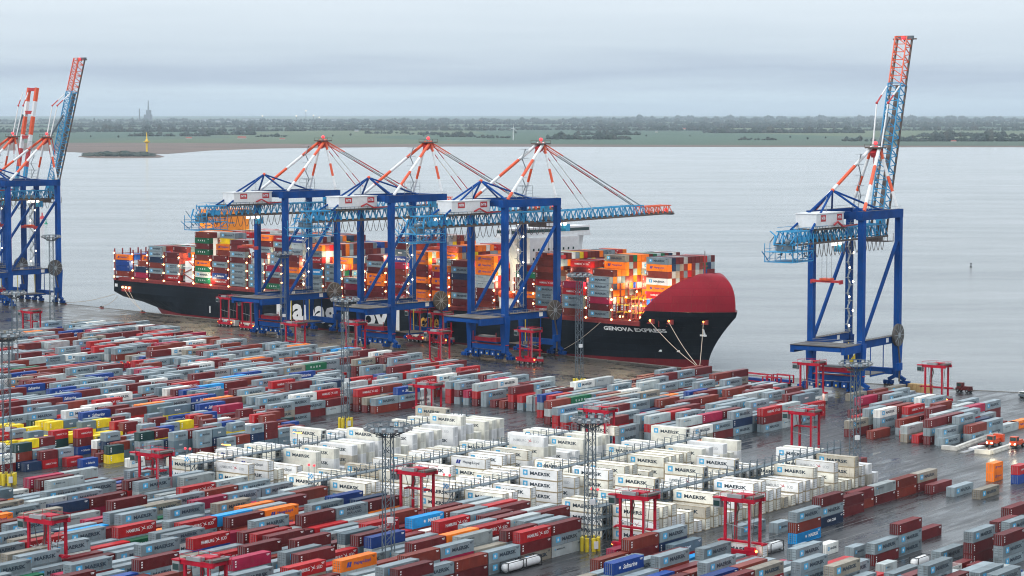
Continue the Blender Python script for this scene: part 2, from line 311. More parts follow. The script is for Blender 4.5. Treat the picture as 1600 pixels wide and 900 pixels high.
def flat(b, pts, y, m):
    c = (sum(p[0] for p in pts) / len(pts), sum(p[1] for p in pts) / len(pts)); k = [(c[0], y, c[1])] + [(x, y, z) for x, z in pts]
    b.add(k, [(0, i + 1, (i + 1) % len(pts) + 1) for i in range(len(pts))], m)
def arrow(b, x, z, s, y, m):
    flat(b, [(x - s, z + s * .75), (x - .15 * s, z + s * .25), (x + s, z - .15 * s), (x + .1 * s, z - .1 * s)], y, m)
    flat(b, [(x - .7 * s, z - s * .75), (x - .1 * s, z - s * .1), (x + .35 * s, z + .1 * s)], y, m)
    flat(b, [(x + .15 * s, z + .15 * s), (x + .55 * s, z + .75 * s), (x + .4 * s, z + .15 * s)], y, m)
def marks(k, L_, h):
    """lettering and emblem of one container side (faces -y)"""
    a = MB(); e = MB(); Y = -1.236; x0 = -L_ / 2; c = h / 2 + .04; s = L_ / 12.19; q = 1 if s > .8 else .62
    def T(txt, x, z, hh, w, m, **kw): a.join(at(text_mb(txt, hh, m, w, **kw), x, Y, z))
    if k in ('mg', 'wm', 'tn'):
        flat(e, [(x0 + 1.5 * s, c - .62 * q), (x0 + 3.3 * s, c - .62 * q), (x0 + 3.3 * s, c + .72 * q), (x0 + 1.5 * s, c + .72 * q)], Y, M_LB)
        flat(e, star_pts(x0 + 2.4 * s, c + .05, .5 * q), Y - .012, M_WHITE); T('MAERSK', x0 + 4.1 * s, c - .42 * q, .88 * q, 6.4 * s, M_INK, bold=.035)
    elif k in ('rm', 'rw', 'rd'):
        flat(e, [(x0 + 1.1 * s, c - .62), (x0 + 2.6 * s, c - .62), (x0 + 2.6 * s, c + .80), (x0 + 1.1 * s, c + .80)], Y, M_LB)
        flat(e, star_pts(x0 + 1.85 * s, c + .09, .52), Y - .012, M_WHITE); T('MAERSK', x0 + 3.4 * s, c - .42, .92, 6.6 * s, M_INK, bold=.035)
    elif k == 'mS':
        flat(e, [(x0 + 1.2 * s, c - .5 * q), (x0 + 2.7 * s, c - .5 * q), (x0 + 2.7 * s, c + .6 * q), (x0 + 1.2 * s, c + .6 * q)], Y, M_LB)
        flat(e, star_pts(x0 + 1.95 * s, c + .05, .42 * q), Y - .012, M_WHITE)
        T('MAERSK', x0 + 4.1 * s, c + .08, .72 * q, 5.6 * s, M_INK, bold=.035); T('SEALAND', x0 + 4.1 * s, c - .85 * q, .62 * q, 5.6 * s, M_INK, bold=.03)
    elif k == 'hs':
        T('HAMBURG', x0 + 2.5 * s, c - .38 * q, .78 * q, 4.3 * s, M_WHITE, bold=.012); a1 = at(text_mb('SÜD', .86 * q, M_WHITE, 1.9 * s, bold=.012), x0 + 9.1 * s, Y, c - .38 * q); arrow(e, x0 + 7.9 * s, c, .95 * q, Y, M_WHITE)
    elif k == 'rh':
        T('HAMBURG', x0 + 1.5 * s, c - .4, .8, 4.6 * s, M_FADE, bold=.006); a1 = at(text_mb('SÜD', .86, M_FADE, 1.9 * s, bold=.006), x0 + 8.6 * s, Y, c - .4); arrow(e, x0 + 7.2 * s, c, .95, Y, M_REDL)
    elif k in ('hl', 'rl'):
        for i in (0, 1): flat(e, [(x0 + (1.9 + i * .75) * s, c - .5 * q), (x0 + (2.5 + i * .75) * s, c - .5 * q), (x0 + (2.9 + i * .75) * s, c + .6 * q), (x0 + (2.3 + i * .75) * s, c + .6 * q)], Y, M_HLB)
        T('Hapag-Lloyd', x0 + 4.4 * s, c - .45 * q, .95 * q, 5.7 * s, M_HLB if k == 'hl' else M_INK, bold=.02)
    elif k == 'sa':
        T('Safmarine', x0 + 3.9 * s, c - .5 * q, 1.05 * q, 5.6 * s, M_WHITE, bold=.02, shear=.35); e.join(at(text_mb('H', .6 * q, M_WHITE, .7 * q, bold=.05), x0 + 2.3 * s, Y, c - .3 * q))
    elif k == 'ms':
        flat(e, star_pts(x0 + 4.6 * s, c, .5 * q), Y, M_WHITE); T('MAERSK', x0 + 5.9 * s, c - .42 * q, .85 * q, 5.0 * s, M_WHITE, bold=.035)
    elif k == 'ml':
        T('MAERSK LINE', x0 + 1.9 * s, c + .25, .36, 3.3 * s, M_INK, bold=.02); flat(e, star_pts(x0 + 1.3 * s, c + .45, .3), Y, M_LB)
    elif k == 'gn':
        for i, ch in enumerate('UASC'): T(ch, x0 + (2.6 + 1.7 * i) * s, c - .35 * q, .75 * q, .75 * s, M_WHITE, bold=.05)
    elif k == 'gy': T('tex', x0 + 4.5 * s, c - .3, .6, 3 * s, M_WHITE, bold=.03)
    elif k == 'cm': T('CMA CGM', x0 + 3.6 * s, c - .3, .7 * q, 4.4 * s, M_WHITE, bold=.03)
    else:
        if k not in ('rp', 'bl'):
            for i in range(3): a.box(x0 + .55, Y, h - .75 - i * .55, x0 + 1.0, Y + .02, h - .45 - i * .55, M_WHITE)
    if not k.startswith('r'):
        a.box(L_ / 2 - 1.5, Y + .02, h - .52, L_ / 2 - .45, Y + .035, h - .38, M_WHITE if k not in ('mg', 'ml', 'wm', 'tn', 'mS', 'ye', 'hl') else M_INK); a.box(L_ / 2 - 1.3, Y + .02, h - .74, L_ / 2 - .6, Y + .035, h - .62, M_WHITE if k not in ('mg', 'ml', 'wm', 'tn', 'mS', 'ye', 'hl') else M_INK)
    return ([a, a1] if k in ('hs', 'rh') else a), e
def wave(n, L_, d):
    p = L_ / n; pts = []
    for i in range(n):
        x = -L_ / 2 + i * p
        pts += [(x, 0), (x + p * .36, 0), (x + p * .5, d), (x + p * .86, d)]
    pts.append((L_ / 2, 0)); return pts
CACHE = {}
def ctr_meshes(k, L_, h, lvl, end):
    """named parts of one container: list of (name, mesh, parent name)"""
    key = (k, L_, h, lvl, end)
    if key in CACHE: return CACHE[key]
    bm = CC[KIND[k][0]]; res = []; x1 = L_ / 2; reef = k[0] == 'r'; fm = M_RFR if reef else bm
    b = MB(); fr = b if lvl == 0 else MB()
    if lvl == 0:
        b.box(-x1, -1.22, 0, x1, 1.22, h, bm)
    else:
        zb, zt = .17, h - .13
        n = max(6, int(L_ / (.36 if not reef else .9))); d = .045 if not reef else .012
        for sg in (-1, 1):
            w = wave(n, L_ - .3, d); vs = []
            for x, y in w: vs += [(x, sg * (1.205 - y), zb), (x, sg * (1.205 - y), zt)]
            b.add(vs, [((2 * i, 2 * i + 2, 2 * i + 3, 2 * i + 1) if sg < 0 else (2 * i, 2 * i + 1, 2 * i + 3, 2 * i + 2)) for i in range(len(w) - 1)], bm)
        w = wave(n, L_ - .3, .025); vs = []
        for x, y in w: vs += [(x, -1.12, h - .03 - y), (x, 1.12, h - .03 - y)]
        b.add(vs, [(2 * i, 2 * i + 2, 2 * i + 3, 2 * i + 1) for i in range(len(w) - 1)], bm)
        b.box(-x1 + .12, -1.15, zb - .02, x1 - .12, 1.15, zb, M_DARK)
        s = -1 if not reef else 1                     # the plain end
        b.box(min(-s * (x1 - .03), -s * (x1 - .1)), -1.1, zb, max(-s * (x1 - .03), -s * (x1 - .1)), 1.1, zt, bm)
        for sx in (-1, 1):
            for sy in (-1, 1): fr.box(sx * x1 - (.16 if sx > 0 else 0), sy * 1.22 - (.14 if sy > 0 else 0), 0, sx * x1 + (.16 if sx < 0 else 0), sy * 1.22 + (.14 if sy < 0 else 0), h, fm)
            fr.box(sx * (x1 - .14) - .005, -1.08, 0, sx * (x1 - .01) + .005, 1.08, .15, fm) if 0 else None
        for sy in (-1, 1):
            y0, y1 = (sy * 1.215, sy * 1.09) if sy < 0 else (sy * 1.09, sy * 1.215)
            fr.box(-x1 + .16, y0, .02, x1 - .16, y1, .18, fm); fr.box(-x1 + .16, y0, h - .14, x1 - .16, y1, h - .01, fm)
        for sx in (-1, 1):
            xa, xb = (-x1 + .01, -x1 + .15) if sx < 0 else (x1 - .15, x1 - .01)
            fr.box(xa, -1.08, .02, xb, 1.08, .16, fm); fr.box(xa, -1.08, h - .14, xb, 1.08, h - .01, fm)
    res.append(('body', b, None))
    if lvl > 0: res.append(('frame', fr, None))
    sx = 1 if reef else -1
    X = lambda d: sx * (x1 - d)
    def xbox(o, da, y0, z0, db, y1, z1, m):
        o.box(min(X(da), X(db)), y0, z0, max(X(da), X(db)), y1, z1, m)
    if end == 'machine':
        o = MB(); xbox(o, .04, -1.08, .17, .12, 1.08, h - .14, M_GREY); xbox(o, .0, -.95, h * .52, .04, .95, h - .3, M_GREY); xbox(o, .0, -.9, .3, .04, .3, h * .45, M_DARK)
        res.append(('cooling_unit', o, None))
        o = MB(); vs = [(X(-.02), .45 * math.cos(i * PI / 6), h * .72 + .45 * math.sin(i * PI / 6)) for i in range(12)]; o.add(vs, [tuple(range(12))], M_DARK); res.append(('fan', o, 'cooling_unit'))
    elif lvl == 0:
        o = MB(); xbox(o, -.02, -1.1, .15, .02, 1.1, h - .12, bm)
        for y in (-.8, -.3, .3, .8): xbox(o, -.05, y - .035, .2, -.021, y + .035, h - .15, M_STEEL if not reef else M_GREY)
        xbox(o, -.025, -.03, .15, -.0205, .03, h - .12, M_DARK)
        res.append(('door', o, None))
    else:
        for i, (ya, yb) in enumerate(((-1.08, -.02), (.02, 1.08))):
            o = MB(); xbox(o, .05, ya, .17, .1, yb, h - .14, bm)
            for z in (.7, 1.25, 1.8): xbox(o, .045, ya + .08, z, .05, yb - .08, z + .08, M_DARK)
            res.append(('door', o, None))
            rods = [ya + .27, yb - .25]
            if lvl == 2:
                for y in rods:
                    p = MB(); xbox(p, .0, y - .03, .12, .045, y + .03, h - .1, M_STEEL); res.append(('locking_bar', p, '#%d' % (len(res) - 1 if False else i)))
            else:
                for y in rods: xbox(o, .0, y - .03, .12, .045, y + .03, h - .1, M_STEEL)
    a, e = marks(k, L_, h)
    for q_ in (a if isinstance(a, list) else [a]):
        if q_.f: res.append(('lettering', q_, None))
    if e.f: res.append(('emblem', e, None))
    if lvl > 0:
        out_ = [(n, mb.mesh(n), p) for n, mb, p in res]
    else: out_ = res
    CACHE[key] = out_; return out_
ZONES = [(70, 880, 'near bottom left carrier'), (20, 800, 'at lower left frame edge'), (190, 800, 'in front left rows'), (245, 760, 'by carrier left of reefers'), (320, 880, 'near bottom centre-left carrier'),
         (400, 800, 'behind the orange front containers'), (480, 870, 'around the sky blue front container'), (610, 880, 'round the tall foreground mast'), (560, 800, 'in front of second reefer rack'), (700, 850, 'right of tall foreground mast'),
         (850, 860, 'before the yellow-footed mast'), (1000, 880, 'near bottom centre carrier'), (1150, 870, 'under bottom right-centre carrier'), (1260, 830, 'on wet lane at lower right'), (1400, 850, 'amid the lone right stacks'),
         (1560, 860, 'in lower right corner'), (1280, 890, 'along the bottom edge'), (1450, 770, 'on the wet open yard'), (12, 690, 'behind far left mast'), (130, 700, 'by the yellow container row'), (180, 575, 'beside the parked red spreaders'),
         (60, 540, 'at the upper left yard'), (170, 540, 'behind the parked red spreaders'), (300, 540, 'below the ship stern'), (250, 640, 'around the orange left container'), (420, 600, 'in middle left rows'), (330, 680, 'behind first reefer rack'),
         (520, 560, 'near slim mast, first crane'), (560, 610, 'in centre rows'), (640, 580, 'behind the orange centre container'), (720, 600, 'below second crane'), (800, 610, 'below third crane'), (680, 650, 'near centre-yard straddle carrier'),
         (900, 650, 'behind the lifted cream container'), (1000, 640, 'in the long right-centre rows'), (1100, 640, 'near the green container'), (1200, 620, 'below the ship bow rows'), (1270, 640, 'near white-cabbed carrier'), (1180, 660, 'facing the reefer racks'),
         (1360, 650, 'beside the far right mast'), (1440, 660, 'in front of right crane'), (1530, 660, 'by the white barriers'), (1340, 610, 'under the right crane')]
RZONES = [(290, 740, 'left of first rack'), (400, 730, 'right of first rack'), (470, 690, 'behind first rack'), (560, 750, 'right of second stairs'), (490, 740, 'left of second rack'), (640, 700, 'behind tall foreground mast'), (700, 760, 'left of third stairs'),
          (770, 780, 'right of third stairs'), (830, 700, 'at second rack end'), (860, 770, 'between third and fourth racks'), (930, 800, 'left of fourth stairs'), (1050, 800, 'right of fourth stairs'), (1000, 740, 'midway along third rack'), (1120, 760, 'midway along fourth rack'),
          (1200, 760, 'toward fourth rack end'), (1300, 730, 'by right corner mast'), (1050, 700, 'at third rack end'), (740, 700, 'midway along second rack'), (620, 660, 'at first rack end'), (1230, 710, 'beyond fourth rack end')]
def zone(px, py, Z): return min(Z, key=lambda z: (z[0] - px) ** 2 + 2 * (z[1] - py) ** 2)[2]
ALL = []      # every container of the yard: dict
def stack(pos, rz, kinds, L_=12.19, hh=2.6, block='', vis=None, end='door'):
    z = 0.006
    for i, k in enumerate(kinds):
        h = 2.9 if k[0] == 'r' else hh
        ALL.append(dict(p=Vector((pos.x, pos.y, z)), rz=rz, k=k, L=L_, h=h, t=i, n=len(kinds), below=kinds[i - 1] if i else None, block=block, vis=(vis is None or i >= vis), end=end)); z += h + .02
def pick(w):
    r = R.random() * sum(w.values())
    for k, x in w.items():
        r -= x
        if r <= 0: return k
    return k
DRY = {'mg': 37, 'mr': 22, 'mb': 9, 'hs': 8, 'sa': 1.8, 'hl': 1.5, 'ms': 1.2, 'ml': 8, 'nv': 1.5, 'gn': .7, 'wm': 3, 'cr': 2.5, 'tn': 4, 'mS': 4, 'gy': 2}
SMALL = {'mg': 26, 'mr': 18, 'mb': 8, 'hs': 12, 'sa': 13, 'ye': 3, 'dg': 6, 'gy': 12, 'wm': 6, 'nv': 4}
REEF = {'rm': 40, 'rw': 26, 'rh': 14, 'rl': 5, 'rp': 3, 'rd': 9}
def inside(px, py, poly):
    c = False; n = len(poly)
    for i in range(n):
        x1, y1 = poly[i]; x2, y2 = poly[(i + 1) % n]
        if (y1 > py) != (y2 > py) and px < (x2 - x1) * (py - y1) / (y2 - y1) + x1: c = not c
    return c
def block(name, polys, holes, anchor, hw, weights, fill=.97, L_=12.19, dv=4.0, override=(), ring=None):
    au, av = uv(G(*anchor)); du = L_ + .35; cells = {}
    for i in range(-60, 90):
        for j in range(-90, 110):
            p = xy(au + i * du, av + j * dv)
            if p.y < 300: continue
            px, py = S(p)
            if any(inside(px, py, q) for q in polys) and not any(inside(px, py, q) for q in holes) and R.random() < fill:
                w = hw(px, py) if callable(hw) else hw
                n = pick(dict(enumerate(w))) ; cells[(i, j)] = [pick(weights(px, py) if callable(weights) else weights) for _ in range(n)] if n else []
    for (x, y, k) in override:      # named top containers of the photograph
        best = None
        for (i, j), ks in cells.items():
            if ks:
                q = S(xy(au + i * du, av + j * dv, len(ks) * 2.6 - 1.3)); d = (q[0] - x) ** 2 + 3 * (q[1] - y) ** 2
                if best is None or d < best[0]: best = (d, (i, j))
        if best and best[0] < 1600: cells[best[1]][-1] = k
    for (i, j), ks in cells.items():
        ns = len(cells.get((i, j + 1), [])); ne = len(cells.get((i - 1, j), []))
        if ks: stack(xy(au + i * du, av + j * dv), RZU, ks, L_, block=name, vis=min(ns, ne))
    return cells
# front left field
block('front', [[(-260, 860), (0, 800), (60, 785), (160, 768), (420, 795), (560, 806), (720, 826), (800, 832), (880, 842), (893, 866), (800, 888), (640, 940), (400, 960), (-260, 960)]], [], (100, 852),
      lambda x, y: [.0, .14, .5, .36] if x < 690 else [0, .05, .35, .6], DRY, fill=.985,
      override=[(395, 800, 'hl'), (440, 792, 'hl'), (715, 845, 'hl'), (490, 855, 'ms'), (280, 808, 'gn'), (150, 825, 'tn'), (195, 838, 'hs'), (90, 792, 'nv'), (640, 885, 'mr'), (690, 880, 'mg'), (830, 830, 'hs'), (870, 840, 'mr'), (300, 822, 'hs'), (380, 885, 'hs'),
                (540, 782, 'bl'), (590, 843, 'bl'), (20, 765, 'wm'), (75, 760, 'mr'), (570, 886, 'mg'), (130, 882, 'mg')])
# bottom right-centre field
block('bottom', [[(880, 960), (935, 905), (965, 885), (1050, 872), (1120, 868), (1200, 888), (1290, 896), (1420, 908), (1500, 906), (1600, 912), (1700, 960)]], [], (1000, 890), [0, .3, .5, .2], DRY, fill=.95,
      override=[(1300, 880, 'hs'), (1000, 862, 'cr'), (1060, 880, 'mg'), (1120, 865, 'mg'), (1210, 885, 'cr')])
# middle left field
def dry3(x, y):
    w = dict(DRY)
    if y > 640 and x < 330: w = dict(SMALL)
    return w
block('middle', [[(-120, 700), (-120, 560), (0, 548), (60, 528), (200, 524), (350, 556), (480, 566), (640, 580), (850, 622), (884, 648), (800, 640), (770, 640), (690, 622), (640, 640), (610, 645), (540, 642), (440, 668), (370, 672), (310, 672), (250, 672), (180, 678), (0, 690)]],
      [[(55, 578), (210, 572), (225, 590), (60, 604)], [(528, 592), (606, 592), (600, 618), (520, 620)]], (237, 645), lambda x, y: [.02, .12, .42, .44], dry3, fill=.975,
      override=[(237, 630, 'hl'), (260, 628, 'cr'), (640, 566, 'hl'), (40, 610, 'hl'), (90, 515, 'ms'), (45, 520, 'hl'), (150, 592, 'sa'), (140, 615, 'mr'), (230, 600, 'wm'), (310, 570, 'wm'), (40, 538, 'sa'), (95, 536, 'cr'), (330, 592, 'mg'), (570, 578, 'hs'), (600, 585, 'mg'),
                (470, 575, 'mr'), (90, 655, 'hs'), (120, 645, 'wm'), (45, 670, 'mg')])
def small_w(x, y): return {'ye': 34, 'gy': 24, 'dg': 10, 'mr': 8, 'mg': 6} if x < 182 and y < 708 else SMALL
block('small', [[(-60, 742), (-60, 690), (0, 696), (180, 684), (310, 678), (440, 672), (470, 690), (345, 712), (262, 716), (180, 722), (160, 728), (100, 728), (80, 735), (0, 738)]], [[(100, 712), (148, 708), (160, 735), (100, 735)]], (120, 715), [0, .2, .5, .3], small_w, fill=.97, L_=6.06,
      override=[(20, 695, 'ye'), (50, 690, 'ye'), (95, 690, 'ye'), (120, 685, 'ye'), (145, 688, 'ye'), (5, 700, 'ye'), (170, 690, 'dg'), (180, 700, 'dg'), (35, 705, 'gy'), (70, 705, 'gy'), (128, 695, 'gy'), (215, 683, 'hs'), (273, 675, 'hs'), (273, 690, 'sa'), (245, 690, 'sa'), (300, 683, 'bl'), (320, 700, 'sa')])
# right-centre field
block('centre', [[(842, 640), (880, 626), (1010, 606), (1060, 600), (1120, 606), (1195, 616), (1292, 648), (1282, 656), (1100, 694), (1040, 693), (960, 690), (893, 684), (880, 668)]], [], (1060, 688), lambda x, y: [0, .06, .4, .54] if y > 640 else [0, .2, .6, .2], DRY, fill=.985,
      override=[(1020, 622, 'mg'), (955, 608, 'mg'), (1060, 640, 'gn'), (1112, 618, 'hs'), (1248, 634, 'mr'), (1185, 640, 'hs'), (905, 655, 'ms'), (1275, 625, 'hs'), (985, 605, 'hs')])
block('right', [[(1330, 690), (1345, 650), (1400, 628), (1465, 645), (1530, 660), (1586, 668), (1570, 680), (1500, 694), (1440, 690), (1390, 682)]], [], (1400, 676), [.03, .2, .4, .37], {k: (v if k not in ('hl', 'ms', 'sa', 'gn') else v * .2) for k, v in DRY.items()}, fill=.96, override=[(1500, 655, 'mg'), (1550, 640, 'mg')])
# lone stacks, placed one by one: near corner on the ground, kinds from the ground up
def corner(px, py, kinds, L_=12.19, k20=False, hh=2.6, rz=None):
    c = G(px, py); rz = RZU if rz is None else rz; d = Vector((math.cos(rz), math.sin(rz), 0)); e = Vector((-d.y, d.x, 0))
    stack(c + d * L_ / 2 + e * 1.22, rz, kinds, L_, hh, 'lone')
for px, py, ks, l in [(1245, 851, ['ms', 'mb', 'mg'], 12.19), (1282, 826, ['cm', 'mg', 'mr'], 12.19), (1316, 810, ['mr', 'mr'], 12.19), (1332, 801, ['mb', 'mr'], 12.19), (1367, 790, ['mr', 'ml'], 12.19), (1401, 780, ['mb', 'mb'], 12.19), (1434, 770, ['mr', 'tn'], 12.19),
                      (1457, 773, ['mr'], 12.19), (1491, 777, ['mg'], 12.19), (1532, 781, ['tn'], 12.19), (1215, 834, ['mg'], 6.06), (1252, 871, ['mg'], 6.06), (1291, 868, ['wm'], 6.06), (1334, 873, ['mg'], 6.06),
                      (1367, 885, ['mr', 'mg'], 12.19), (1404, 871, ['mg', 'mg', 'mr'], 12.19), (1437, 847, ['mr'], 12.19), (1383, 900, ['ml'], 6.06), (1470, 880, ['mg'], 12.19), (1484, 905, ['mr'], 12.19), (1520, 884, ['mr', 'mr', 'mg'], 12.19),
                      (1567, 889, ['mg', 'mg', 'mr'], 12.19), (1578, 810, ['mr'], 12.19), (1578, 850, ['sa', 'mg'], 12.19), (1560, 832, ['mr', ], 12.19), (1525, 902, ['mr'], 6.06), (1580, 915, ['bl'], 6.06), (1553, 753, ['hl', 'hl'], 6.06), (1592, 757, ['bl', 'hs'], 6.06), (1340, 732, ['mr'], 6.06),
                      (1585, 672, ['hl'], 12.19), (1466, 912, ['wm'], 12.19), (1416, 686, ['hs'], 6.06), (1440, 684, ['mr'], 12.19), (1474, 698, ['mg'], 12.19), (1158, 838, ['mg'], 12.19), (85, 728, ['hs'], 6.06), (106, 730, ['hs'], 6.06), (130, 732, ['sa'], 6.06), (204, 731, ['wm'], 6.06), (1098, 702, ['hl'], 6.06), (1125, 708, ['mg'], 6.06), (590, 607, ['mr', 'sa'], 6.06), (610, 618, ['slate' if 0 else 'gy'], 12.19), (540, 636, ['mr', 'mg'], 6.06), (545, 640, ['mr', 'sa'], 6.06)]:
    corner(px, py, ks, l)
for px, py, ks in [(1105, 600, ['mb'])]: corner(px, py - 3, ks, rz=math.atan2(T1.y, T1.x))
for px, py, ks in [(1330, 627, ['tn']), (1364, 622, ['mb']), (1392, 616, ['tn'])]: corner(px, py, ks)
# ------------------------------------------------------------------ reefers and their racks
ROWS = []
RACKS = [((315, 771), 31 * 4, (690, 700)), ((508, 800), 29 * 4, None), ((718, 817), 30 * 4, None), ((948, 842), 30 * 4, None)]
for ri, (st, ln, _) in enumerate(RACKS):
    ru, rv = uv(G(*st)); ROWS.append((ru, rv, ln)); n = int(ln / 4)
    for side in (-1, 1):
        prev = None; hts = []
        for i in range(n):
            if i < 2: h = 3 if (ri, side) != (0, 1) else (1 if i == 0 else 3)
            else:
                far = i / n; h = pick({0: .12, 1: .24, 2: .16, 3: .40, 4: .08}) if far < .7 else pick({0: .08, 1: .24, 2: .24, 3: .40, 4: .04})
                if side == 1 and ri == 3: h = pick({1: .35, 2: .3, 3: .35}) if i > 4 else 3 - (i > 2)
            hts.append(h)
        for i in range(n):
            if not hts[i]: continue
            p = xy(ru + 1.4 + i * 4.0, rv + side * (1.2 + .3 + 6.1)); nb = hts[i - 1] if i else 0
            ks = [pick(REEF) for _ in range(hts[i])]
            if i == 0: ks = {(0, -1): ['rw', 'rw', 'rm'], (1, 1): ['rm', 'rd', 'rm'], (2, -1): ['rm', 'rm', 'rm'], (2, 1): ['rl', 'rh', 'rm'], (3, -1): ['rm', 'rw', 'rm'], (3, 1): ['rw', 'rh', 'rm']}.get((ri, side), ks)
            # the end that shows is the -v.. +v one: doors away from the rack, cooling unit at the rack
            stack(p, RZV, ks, 12.19, block='reefer%d%s' % (ri, 'LR'[side > 0]), vis=min(nb, hts[i]) if i else 0, end='machine' if side < 0 else 'door')
for px, py, ks in [(985, 842, ['rh']), (1004, 836, ['rw'])]:
    c = G(px, py); stack(c + V * 1.0 + U * 1.22, RZV, ks, 12.19, block='lone')
for ri, (ru, rv, ln) in enumerate(ROWS):
    root = thing('reefer_rack', xy(ru, rv), RZU, ['grey steel reefer rack at left with lit lamps above', 'grey steel reefer rack starting left of the tall foreground mast', 'grey steel reefer rack starting in the centre', 'grey steel reefer rack starting behind the yellow-footed mast'][ri], 'reefer rack', 'reefer racks')
    for z in (2.9, 5.8, 8.7):
        b = MB(); b.box(-1.5, -1.1, z - .28, ln, 1.1, z, M_RACK); b.obj('deck', root)
        b = MB()
        for y in (-1.1, 1.1):
            b.bar((-1.5, y, z + 1.1), (ln, y, z + 1.1), .07, M_RACK)
            for i in range(int(ln / 4) + 1): b.bar((i * 4 - .2, y, z), (i * 4 - .2, y, z + 1.1), .07, M_RACK)
        b.obj('railing', root)
    for i in range(0, int(ln / 4) + 1):
        b = MB(); x = i * 4 - .3
        for y in (-1.0, 1.0): b.bar((x, y, 0), (x, y, 10.6), .16, M_RACK)
        b.bar((x, -1, 10.6), (x, 1, 10.6), .12, M_RACK); b.obj('frame_post', root)
    b = MB()
    for k, z in enumerate((0, 2.9, 5.8)):
        for y in (-.9, .5):
            b.bar((-4.6 if k % 2 == 0 else -1.5, y, z), (-1.5 if k % 2 == 0 else -4.6, y, z + 2.9), .18, M_RACK)
        b.bar((-4.6, 1.0, z + 2.9), (-1.5, 1.0, z + 2.9), .12, M_RACK)
        b.box(-5.4, -1.1, z + 2.75, -1.5, 1.1, z + 2.88, M_RACK)
        b.bar((-5.4, -1.1, z + 3.9), (-1.5, -1.1, z + 3.9), .07, M_RACK)
    for x in (-5.3, -1.6):
        for y in (-1, 1): b.bar((x, y, 0), (x, y, 9.9), .16, M_RACK)
    b.obj('stair', root)
    b = MB(); b.box(-5.6, -.9, 9.6, -5.5, .9, 10.9, M_WHITE)
    for i in range(4):
        for j in range(3):
            if (i + j) % 2: b.box(-5.63, -.9 + i * .45, 9.6 + j * .43, -5.6, -.45 + i * .45, 10.03 + j * .43, M_LB)
    b.obj('checker_sign', root)
    for y in (-.9, .9):
        b = MB(); b.bar((-5.3, y, 9.9), (-5.3, y, 13), .1, M_RACK); b.ball((-5.3, y, 13.1), .35, M_LAMPR, 5); b.obj('warning_light', root)
    if ri == 0:
        for x in (10, 40):
            b = MB(); b.bar((x, 0, 8.7), (x, 0, 12.6), .14, M_RACK); b.box(x - .4, -1.0, 12.5, x + .4, 1.0, 12.7, M_RACK); b.box(x - .38, -1.4, 12.3, x + .38, 1.4, 12.49, M_LAMPO); b.obj('lamp', root)
# ------------------------------------------------------------------ choose and place
NUM = {1: 'only tier', 2: 'two', 3: 'three', 4: 'four'}
def place(c, lvl, Z, group):
    parts = ctr_meshes(c['k'], c['L'], c['h'], lvl, c['end']); reef = c['k'][0] == 'r'
    px, py = S(c['p'] + Vector((0, 0, 1.3)))
    desc = KIND[c['k']][1]
    if c['L'] < 8: desc = 'short ' + desc
    if c['n'] == 1: rel = 'on the ground'
    elif c['t'] == c['n'] - 1: rel = 'topmost of %s' % NUM[c['n']]
    elif c['t'] == 0: rel = 'at stack foot'
    else: rel = 'in mid stack'
    o = thing('reefer_container' if reef else 'shipping_container', c['p'], c['rz'], '%s %s %s' % (desc, rel, zone(px, py, Z)), 'reefer' if reef else 'container', group)
    par = {}; doors = []
    for n, me, p in parts:
        pr = o if p is None else (doors[int(p[1:])] if p[0] == '#' else par[p])
        q = link(n, me, pr); par[n] = q
        if n == 'door': doors.append(q)
    return o
def merged(name, lst, label):
    big = MB(); cache = {}
    for c in lst:
        key = (c['k'], c['L'], c['h'], c['end'])
        if key not in cache:
            m = MB()
            for n, mb, p in ctr_meshes(c['k'], c['L'], c['h'], 0, c['end']): m.join(mb)
            cache[key] = m
        big.join(cache[key], Matrix.Translation(c['p']) @ Matrix.Rotation(c['rz'], 4, 'Z'))
    if lst: tag(big.obj(name), label, kind='stuff')
def on_screen(c):
    px, py = S(c['p']); return -25 < px < 1625 and py < 930
def scale(c): return 1.0 / (c['p'] - Vector((0, 0, HC))).length * (1 if c['L'] > 8 else .75)
for isr, lim, Z, g in ((False, 300, ZONES, 'dry containers stacked in the yard'), (True, 290, RZONES, 'reefers stacked along the steel racks')):
    lst = [c for c in ALL if (c['k'][0] == 'r') == isr]
    sel = sorted([c for c in lst if on_screen(c) and (c['vis'] or isr)], key=lambda c: -scale(c)); rest = sel[lim:] + [c for c in lst if not (on_screen(c) and (c['vis'] or isr)) and -300 < S(c['p'])[0] < 1900]
    sel = sel[:lim]; print('containers', isr, len(sel), len(rest))
    for i, c in enumerate(sel): place(c, 2 if i < 110 else 1, Z, g)
    merged('distant_stacked_reefers' if isr else 'distant_stacked_containers', rest, 'cream reefers beyond counting in the far racks' if isr else 'grey and maroon containers crowding the farther yard')

